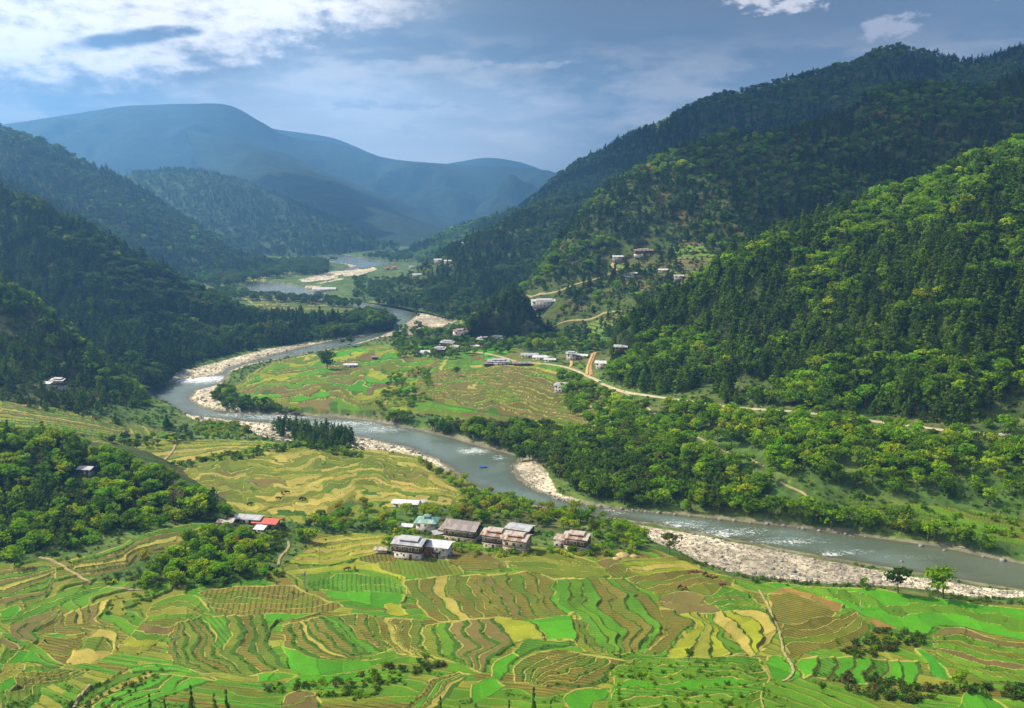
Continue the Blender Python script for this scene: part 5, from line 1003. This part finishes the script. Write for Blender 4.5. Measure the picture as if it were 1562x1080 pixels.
CNT = {0: 285, 1: 270, 2: 295}
LAB = {0: 'pine', 1: 'leafy tree', 2: 'bush'}
# which ones really show: nearer trees can cover those behind, so take the largest that stand a little apart on their line of sight
for k in range(3):
    c = np.nonzero((T['ty'] == k) & vis)[0]; c = c[np.argsort(-app[c])][:CNT[k] * 2]; fr = []; cell = {}
    for i in c[np.argsort(D_[c])]:
        s_ = (int(px[i] // 7), int(py[i] // 7)); 
        if s_ in cell: continue
        cell[s_] = 1; fr.append(i)
    fr = np.array(fr); fr = fr[np.argsort(-app[fr])][:CNT[k]]; single[fr] = True
    for i in fr:
        ty = TY[k]; z = ZL[T['zone'][i]]
        make_tree(ty, NAME[ty], tuple(T['P'][i]), float(T['h'][i]), int(var[i]), T['tint'][i], float(rz[i]), LAB[k] + ' ' + z, LAB[k] + 's ' + z, float(T['wid'][i]))
keep = ~single & (inframe | (D_ < 900)) & (vis | (D_ < 1300) | (rng.random(n) < .5))
for k, nm, lb in ((0, 'pine_forest', 'dense pine forest covering the valley slopes'), (1, 'broadleaf_forest', 'mixed leafy woodland on the slopes and river banks'), (2, 'undergrowth', 'low green undergrowth on banks and slopes')):
    m = keep & (T['ty'] == k); h = T['h'][m]; wd = T['wid'][m]
    scatter_stuff(nm, lb, PROTO[TY[k]], T['P'][m], np.stack([rng.normal(0, .04, m.sum()), rng.normal(0, .04, m.sum()), rz[m]], -1), np.stack([h * wd, h * wd, h], -1), T['tint'][m], var[m])
print('TREES', n, 'kept', keep.sum(), 'single', single.sum())
# grass and weeds on the terrace banks
def wild_cover():
    r, c = np.nonzero(wild & (Y < 1250) & (Y > 260) & (dist > 4)); p_ = Y[r, c] ** 1.5; k = rng.choice(len(r), 30000, replace=False, p=p_ / p_.sum()); r, c = r[k], c[k]; x, y, z = X[r, c], Y[r, c], Z[r, c]; m = (fbm(x / 22, y / 22, 3, 72) > .34) & (road_dist(x, y) > 1.2) & house_ok(x, y)
    x, y, z = x[m], y[m], z[m]; n = len(x); h = rng.uniform(.5, 1.9, n) * np.where(y > 600, 1.4, 1); pa = np.array([(.07,.16,.02), (.10,.21,.02), (.05,.11,.02), (.12,.13,.04), (.14,.20,.03)])
    scatter_stuff('shrub_cover', 'low mixed shrubs and weeds over the uncultivated ground', PROTO['bush'], np.stack([x, y, z - .1], -1), np.stack([0 * h, 0 * h, rng.uniform(0, 6.28, n)], -1), np.stack([h * 1.2, h * 1.2, h * .8], -1), pa[rng.integers(0, 5, n)] * rng.uniform(.75, 1.25, (n, 1)), rng.integers(0, 3, n))
wild_cover()
def verge():
    bankm = (C[..., 1] < .17) & (C[..., 1] > .09) & (C[..., 0] < .075) & FIELD & (Y < 470); r, c = np.nonzero(bankm); k = rng.choice(len(r), min(8000, len(r)), replace=False); r, c = r[k], c[k]
    m = fbm(X[r, c] / 12, Y[r, c] / 12, 3, 71) > .46; r, c = r[m], c[m]; n = len(r); P = np.stack([X[r, c] + rng.normal(0, .2, n), Y[r, c] + rng.normal(0, .2, n), Z[r, c] - .05], -1); h = rng.uniform(.2, .6, n) * (1 + .8 * (rng.random(n) < .08))
    pa = np.array([(.09,.21,.02), (.12,.26,.02), (.06,.15,.02), (.16,.20,.03)]); scatter_stuff('grass_tufts', 'coarse grass and weeds growing on the terrace banks', PROTO['bush'], P, np.stack([0 * h, 0 * h, rng.uniform(0, 6.28, n)], -1), np.stack([h, h, h * .8], -1), pa[rng.integers(0, 4, n)] * rng.uniform(.8, 1.2, (n, 1)), rng.integers(0, 3, n))
verge()
# ------------------------------------------------------------------ stones and boulders
def rock_geo(seed):
    g = np.random.default_rng(seed); v = []; f = []; nu, nv = 7, 5
    for j in range(nv):
        a = math.pi * j / (nv - 1)
        for i in range(nu):
            b = 2 * math.pi * i / nu; r = 1 + g.uniform(-.22, .22) * (0 < j < nv - 1); v.append((r * math.sin(a) * math.cos(b), r * math.sin(a) * math.sin(b) * .8, r * math.cos(a) * .62))
    for j in range(nv - 1):
        for i in range(nu): f.append((j * nu + i, (j + 1) * nu + i, (j + 1) * nu + (i + 1) % nu, j * nu + (i + 1) % nu))
    return new_mesh('boulder', v, f, [M['rock']])
RK = [rock_geo(i) for i in range(4)]
g_ = np.nonzero(gm.ravel() & (Y.ravel() < 1100)); gi_ = g_[0]; k = rng.choice(len(gi_), 6500, replace=False); gi_ = gi_[k]; sx, sy, sz = X.ravel()[gi_], Y.ravel()[gi_], Z.ravel()[gi_]
rkp = [bpy.data.objects.new('boulder_source', q) for q in RK]
hs_ = rng.uniform(.18, .5, len(sx)) * (1 + 1.2 * (rng.random(len(sx)) < .06)) * np.where(sy > 600, 1.8, 1)
scatter_stuff('river_stones', 'pale rounded stones covering the gravel bars', rkp, np.stack([sx, sy, sz], -1), np.stack([0 * sx, 0 * sx, rng.uniform(0, 6.28, len(sx))], -1), np.stack([hs_, hs_, hs_], -1), np.ones((len(sx), 3)), rng.integers(0, 4, len(sx)))
BL = [(860,765),(880,768),(905,771),(930,774),(948,777),(965,779),(985,781),(1005,783),(1030,786),(1052,788),(1075,790),(1098,793),(1120,795),(1145,798),(1170,800),(1195,802),(1218,806),(1225,808),(1250,811),(1290,815),(1320,820),(845,758),(838,752),(870,766),(915,773),(1178,868),(1180,858),(1245,880),(1300,890),(1375,862),(1420,897),(1480,905),(1100,850),(1060,838),(1340,880),(1460,886),(1010,828),(1210,872),(598,690),(700,723),(693,718),(1405,836),(1440,843),(1500,850),(1530,856)]
for i, (a, b) in enumerate(BL):
    p = place(a, b)
    if p is None: continue
    o = link('boulder', RK[i % 4], None, (p.x, p.y, max(p.z, 0) + .05)); s = .8 + 1.1 * ((i * 37) % 10) / 10; o.scale = (s, s, s); o.rotation_euler = (0, 0, i)
    o['label'] = 'grey boulder in the line along the far river bank' if i < 25 else 'grey boulder lying on the pale gravel by the water'; o['category'] = 'boulder'; o['group'] = 'boulders along the far river bank' if i < 25 else 'boulders on the gravel'
# ------------------------------------------------------------------ poles and wires
def pole(label, px, py, h, cross=True, box=False):
    p = place(px, py); t = thing('utility_pole', label, 'utility pole', p, R(15), 'utility poles in the fields'); v, f = tube((0, 0, -1), (0, 0, h), .16, .10, 8); link('pole', new_mesh('pole', v, f, [M['steel']], True), t)
    part('crossarm', [((-.9, -.07, h - .45), (.9, .07, h - .3))], M['steel'], t)
    for x in (-.75, 0, .75): part('insulator', [((x - .07, -.07, h - .3), (x + .07, .07, h - .05))], M['white'], t)
    if box: part('transformer', [((-.5, -.35, h - 1.5), (.5, .35, h - .6))], M['steel'], t)
    return Vector((p.x, p.y, p.z + h - .1))
pl = [pole('grey utility pole with a transformer, in the field below the thicket', 465, 898, 6.8, box=True), pole('plain utility pole in the yellow field behind the transformer pole', 488, 858, 6.8), pole('utility pole at the bend of the striped field near the emerald fields', 269, 1003, 6.6),
      pole('utility pole rising from the brown plain nearest the long white house', 584, 752, 7.5), pole('utility pole in the middle of the pale plain', 537, 768, 6.5), pole('utility pole at the river edge of the pale plain', 651, 706, 7.5), pole('utility pole in the green field by the gravel bar', 1313, 930, 6.5), pole('utility pole in the garden beside the green-roofed house', 597, 812, 7.0)]
def wire(label, a, b):
    P = [a.lerp(b, i / 12) - Vector((0, 0, 1.2 * math.sin(math.pi * i / 12))) for i in range(13)]; parts = [tube(P[i], P[i + 1], .025, .025, 4) for i in range(12)]; v, f = merge(parts); o = link('power_line', new_mesh('power_line', v, f, [M['dark']])); o['label'] = label; o['category'] = 'cable'
wire('thin dark cable from the transformer pole to the yellow field pole', pl[0], pl[1]); wire('thin dark cable between the two poles of the pale plain', pl[3], pl[4]); wire('thin dark cable from the yellow field pole to the garden pole', pl[1], pl[7])
# ------------------------------------------------------------------ animals, people
def skinned(name, V, E, Rr, mat):
    me = bpy.data.meshes.new(name); me.from_pydata(V, E, []); me.materials.append(mat); o = link(name, me); md = o.modifiers.new('skin', 'SKIN'); md.use_smooth_shade = True
    for i, r in enumerate(Rr): me.skin_vertices[0].data[i].radius = (r, r)
    me.skin_vertices[0].data[0].use_root = True; s = o.modifiers.new('sub', 'SUBSURF'); s.levels = 1; s.render_levels = 1; return o
hide = [mat_simple('brown_hide', (.20,.085,.035), (.14,.06,.03)), mat_simple('dark_hide', (.04,.03,.025), (.07,.05,.035))]
def cow_mesh(mat, graze):
    hd = (1.35, 0, .35) if graze else (1.45, 0, 1.35)
    V = [(-.1, 0, 1.0), (.55, 0, 1.02), (.95, 0, 1.1), (1.15, 0, .85 if graze else 1.3), hd, (-.75, 0, 1.05)]; E = [(0, 1), (1, 2), (2, 3), (3, 4), (0, 5)]; Rr = [.36, .36, .24, .17, .13, .30]
    for root, x in ((1, .6), (5, -.8)):
        for s in (-1, 1):
            k = len(V); V += [(x, s * .2, .62), (x - (.06 if x < 0 else -.02), s * .2, .34), (x, s * .2, .03)]; E += [(root, k), (k, k + 1), (k + 1, k + 2)]; Rr += [.14, .075, .06]
    k = len(V); V += [(-1.1, 0, 1.0), (-1.18, 0, .5)]; E += [(5, k), (k, k + 1)]; Rr += [.06, .03]
    k = len(V); V += [(hd[0] - .1, .17, hd[2] + .16), (hd[0] - .1, -.17, hd[2] + .16)]; E += [(4, k), (4, k + 1)]; Rr += [.035, .035]
    return skinned('cow', V, E, Rr, mat)
cp = [cow_mesh(hide[0], True), cow_mesh(hide[1], True), cow_mesh(hide[0], False)]
cl = [(1054,876,0),(1061,876,0),(1068,876,2),(1075,878,0),(1082,881,0),(1089,884,0),(1098,892,2),(1102,895,0),(1036,898,0),(1043,899,0),(529,871,0),(541,870,0),(425,762,1),(459,763,1),(464,763,1),(381,771,1),(430,754,1),(438,753,1)]
for i, (a, b, k) in enumerate(cl):
    p = place(a, b); o = cp[i] if i < 3 and False else cp[k].copy()
    COL.objects.link(o); o.location = p; o.rotation_euler = (0, 0, i * 1.3); o.scale = (1.25, 1.25, 1.25); gname = 'cattle strung along the gravel-side field edge' if i < 8 else ('pair of cattle in the striped field' if i < 10 else ('pair of cattle below the yellow field' if i < 12 else 'dark cattle on the pale plain'))
    o['label'] = {0: 'brown cow in the line along the gravel-side field edge', 1: 'brown cow of the pair in the striped field near the bare plots', 2: 'small reddish cow at the top of the emerald lens field', 3: 'dark cow grazing on the pale plain'}[0 if i < 8 else (1 if i < 10 else (2 if i < 12 else 3))]; o['category'] = 'cow'; o['group'] = gname
for q in cp: bpy.data.objects.remove(q)
def person(label, px, py, shirt, rz, bend=0.0):
    p = place(px, py); b = bend
    V = [(0, 0, .95), (0, -b * .3, 1.2), (0, -b * .55, 1.42 - b * .1), (0, -b * .62, 1.53 - b * .12), (0, -b * .68, 1.66 - b * .16)]; E = [(0, 1), (1, 2), (2, 3), (3, 4)]; Rr = [.14, .13, .13, .055, .10]
    for s in (-1, 1):
        k = len(V); V += [(s * .1, 0, .88), (s * .11, -.04, .48), (s * .12, 0, .06), (s * .12, -.14, .03)]; E += [(0, k), (k, k + 1), (k + 1, k + 2), (k + 2, k + 3)]; Rr += [.09, .065, .045, .035]
        k = len(V); V += [(s * .21, -b * .55, 1.38 - b * .1), (s * .27, -b * .5 - .05, 1.08 - b * .2), (s * .24, -b * .5 - .22, .85 - b * .2)]; E += [(2, k), (k, k + 1), (k + 1, k + 2)]; Rr += [.06, .045, .035]
    m, nt, pr, h = material('clothes_and_skin'); sp = nt.nodes.new('ShaderNodeSeparateXYZ'); h.L(nt.nodes.new('ShaderNodeTexCoord').outputs['Object'], sp.inputs[0]); z = sp.outputs[2]
    c = h.mix(h.m('GREATER_THAN', z, .92), (.06, .05, .07), shirt); c = h.mix(h.m('GREATER_THAN', z, 1.46 - b * .1), c, (.35, .20, .13)); c = h.mix(h.m('GREATER_THAN', z, 1.66 - b * .16), c, (.015, .012, .01)); h.L(c, pr.inputs['Base Color'])
    o = skinned('person', V, E, Rr, m); o.location = p; o.rotation_euler = (0, 0, rz); o['label'] = label; o['category'] = 'person'
person('person in red top standing in the striped field by the utility pole', 266, 985, (.50, .05, .04), .4); person('person in dark clothes walking on the lawn past the last farmhouse', 918, 844, (.07, .07, .12), 1.2); person('person in dark clothes standing in the bare terrace at the field rim', 1522, 988, (.10, .05, .08), 2.5, .3)
# ------------------------------------------------------------------ car and raft
def car():
    p = place(1527, 666); q = place(1500, 662); rz = math.atan2(p.y - q.y, p.x - q.x); t = thing('car', 'small silver car on the dirt road at the forest edge', 'car', (p.x, p.y, p.z + .25), rz)
    paint = mat_simple('silver_paint', (.62, .63, .65), rough=.3, spec=.6); prof = [(-2, .35), (-2.02, .75), (-1.9, .95), (-1.3, 1.0), (-.85, 1.42), (.45, 1.45), (1.05, 1.0), (1.85, .88), (2.05, .6), (2.0, .35)]; V = []; 
    for s, w_ in ((-1, .82), (1, .82)):
        for x, z in prof: V.append((x, s * (w_ if z < 1.05 else .68), z))
    n = len(prof); F = [(i, (i + 1) % n, n + (i + 1) % n, n + i) for i in range(n)] + [tuple(range(n))[::-1], tuple(range(n, 2 * n))]
    me = bpy.data.meshes.new('body'); me.from_pydata(V, [], F); me.materials.append(paint); link('body', me, t)
    for s in (-1, 1):
        me = bpy.data.meshes.new('window'); y = s * .80; y2 = s * .71; me.from_pydata([(-1.15, y, 1.02), (.85, y, 1.02), (.42, y2, 1.38), (-.8, y2, 1.38), (-1.15, y - s * .05, 1.02), (.85, y - s * .05, 1.02), (.42, y2 - s * .05, 1.38), (-.8, y2 - s * .05, 1.38)], [], [(0, 1, 2, 3), (7, 6, 5, 4), (0, 4, 5, 1), (1, 5, 6, 2), (2, 6, 7, 3), (3, 7, 4, 0)]); me.materials.append(M['pane']); link('window', me, t)
        part('headlight', [((1.96, s * .55 - .15, .62), (2.07, s * .55 + .15, .78))], M['frame'], t)
        for x in (-1.3, 1.3):
            v, f = tube((x, s * .68, .32), (x, s * .88, .32), .32, .32, 14); v2, f2 = tube((x, s * .88, .32), (x, s * .881, .32), .32, .01, 14); v3, f3 = merge([(v, f), (v2, f2)]); link('wheel', new_mesh('wheel', v3, f3, [M['dark']]), t)
    part('windscreen', [((.60, -.6, 1.04), (.95, .6, 1.10))], M['pane'], t)
car()
def raft():
    x, y = at_z(737, 713, .1); t = thing('raft', 'small blue raft floating on the calm pool of the river', 'raft', (float(x), float(y), .12), R(20)); blue = mat_simple('blue_rubber', (.05, .14, .42), rough=.4); parts = []; n = 22
    P = [(2.2 * math.cos(a) * (1 if abs(math.cos(a)) < .8 else 1.08), 1.0 * math.sin(a), .22 + .22 * abs(math.cos(a)) ** 4) for a in [2 * math.pi * i / n for i in range(n)]]
    for i in range(n): parts.append(tube(P[i], P[(i + 1) % n], .26, .26, 8))
    v, f = merge(parts); link('tube', new_mesh('tube', v, f, [blue], True), t); part('floor', [((-1.9, -.8, .02), (1.9, .8, .10))], M['dark'], t)
    for x_ in (-.7, .5): part('thwart', [((x_ - .2, -.85, .16), (x_ + .2, .85, .42))], blue, t)
raft()
# haystacks and straw heap at the end of the village
def heap(label, px, py, r, h):
    p = place(px, py); g = np.random.default_rng(int(px)); V = []; nu, nv = 14, 7
    for j in range(nv):
        f = j / (nv - 1)
        for i in range(nu):
            a = 2 * math.pi * i / nu; k = r * (1 - f ** 1.8) * g.uniform(.85, 1.12); V.append((math.cos(a) * k, math.sin(a) * k * .8, h * f - .2 + g.uniform(-.06, .06)))
    F = [(j * nu + i, j * nu + (i + 1) % nu, (j + 1) * nu + (i + 1) % nu, (j + 1) * nu + i) for j in range(nv - 1) for i in range(nu)]
    o = link('haystack', new_mesh('haystack', V, F, [M['hay']]), None, p); o['label'] = label; o['category'] = 'haystack'
heap('wide straw heap on the yellow lawn past the last farmhouse', 950, 848, 3.6, 1.9); heap('smaller straw heap beside the wide one, river side', 966, 849, 2.4, 1.3); heap('low straw heap in front of the wide heap', 940, 852, 2.0, .9)
# fence of thin posts at the field edge
def fence():
    t = thing('fence', 'thin post and wire fence along the edge of the gravel bar', 'fence', place(1120, 880)); o = t.location
    pts = [place(a, b) for a, b in ((1120,880),(1134,881),(1148,882),(1162,883),(1176,884),(1190,885),(1204,886),(1218,887),(1232,889),(1246,890))]
    for p in pts: q = p - o; part('post', [((q.x - .08, q.y - .08, q.z - .2), (q.x + .08, q.y + .08, q.z + 1.6))], M['bark'], t)
    for z in (.6, 1.2): v, f = merge([tube(pts[i] - o + Vector((0, 0, z)), pts[i + 1] - o + Vector((0, 0, z)), .03, .03, 4) for i in range(len(pts) - 1)]); link('wire', new_mesh('wire', v, f, [M['steel']]), t)
fence()
# ------------------------------------------------------------------ unseen broken cloud deck, added out of frame to shade the hills
def clouds():
    m, nt, p, h = material('cloud'); p.inputs['Base Color'].default_value = (.9, .9, .92, 1); p.inputs['Roughness'].default_value = 1; p.inputs['Specular IOR Level'].default_value = 0
    k = 1 / math.tan(SUN_EL); ZC = 1500.0; g = np.random.default_rng(3); sh = [(110,1010),(300,930),(900,860),(1500,900),(1500,3300),(60,3300),(-60,2500),(120,1700)]
    W2 = [(-700,830),(-300,1010),(-190,1300),(-420,1700),(-900,1800),(-1300,1100)]
    parts = []; n = 0; u = np.linspace(0, 2 * math.pi, 13)[:-1]; v = np.linspace(0, math.pi, 8)
    for gx in np.arange(-2600, 1700, 105):
        for gy in np.arange(700, 5600, 105):
            x, y = gx + g.uniform(-45, 45), gy + g.uniform(-45, 45); f = float(fbm(np.array([x / 420]), np.array([y / 900]), 3, 55)[0])
            a = bool(inpoly(np.array([x]), np.array([y]), sh)[0]) and f > .30; b = bool(inpoly(np.array([x]), np.array([y]), W2)[0]) and f > .42; c = y > 2600 and x < 100 and f > .66  # blobs kept where ground shadow is wanted, farther ones for light shafts
            if not (a or c): continue
            r = g.uniform(75, 120); cx, cy, cz = x + (ZC - 250) * k * math.sin(SUN_AZ), y + (ZC - 250) * k * math.cos(SUN_AZ), ZC + g.uniform(0, 60)
            V = np.stack([np.outer(np.sin(v), np.cos(u)) * r * g.uniform(.85, 1.15), np.outer(np.sin(v), np.sin(u)) * r, np.outer(np.cos(v), u * 0 + 1) * r * .45], -1).reshape(-1, 3) + np.array([cx, cy, cz]); i = np.arange(8 * 12).reshape(8, 12); j = np.roll(i, -1, 1)
            parts.append((V, np.stack([i[:-1], i[1:], j[1:], j[:-1]], -1).reshape(-1, 4)))
    v_, f_ = merge(parts); o = link('cloud', new_mesh('cloud', v_, f_, [m], True)); o['kind'] = 'stuff'; o['label'] = 'unseen white cloud deck added above the valley to shade the hills'
clouds()
# ------------------------------------------------------------------ haze
def box_mesh(name, lo, hi, mats):
    v = [(x, y, z) for x in (lo[0], hi[0]) for y in (lo[1], hi[1]) for z in (lo[2], hi[2])]
    return new_mesh(name, v, [(0, 1, 3, 2), (4, 6, 7, 5), (0, 4, 5, 1), (2, 3, 7, 6), (0, 2, 6, 4), (1, 5, 7, 3)], mats)
hm = bpy.data.materials.new('haze'); hm.use_nodes = True; hn = hm.node_tree
hn.nodes.remove(hn.nodes['Principled BSDF']); pv = hn.nodes.new('ShaderNodeVolumePrincipled')
pv.inputs['Color'].default_value = (.19, .49, 1.0, 1); pv.inputs['Density'].default_value = 1.45e-4; pv.inputs['Anisotropy'].default_value = .40
hn.links.new(pv.outputs[0], hn.nodes['Material Output'].inputs['Volume'])
hz = link('haze', box_mesh('haze', (-9500, -300, -6), (9500, 10200, 1080), [hm])); hz['kind'] = 'stuff'; hz['label'] = 'pale blue haze hanging in the valley air'
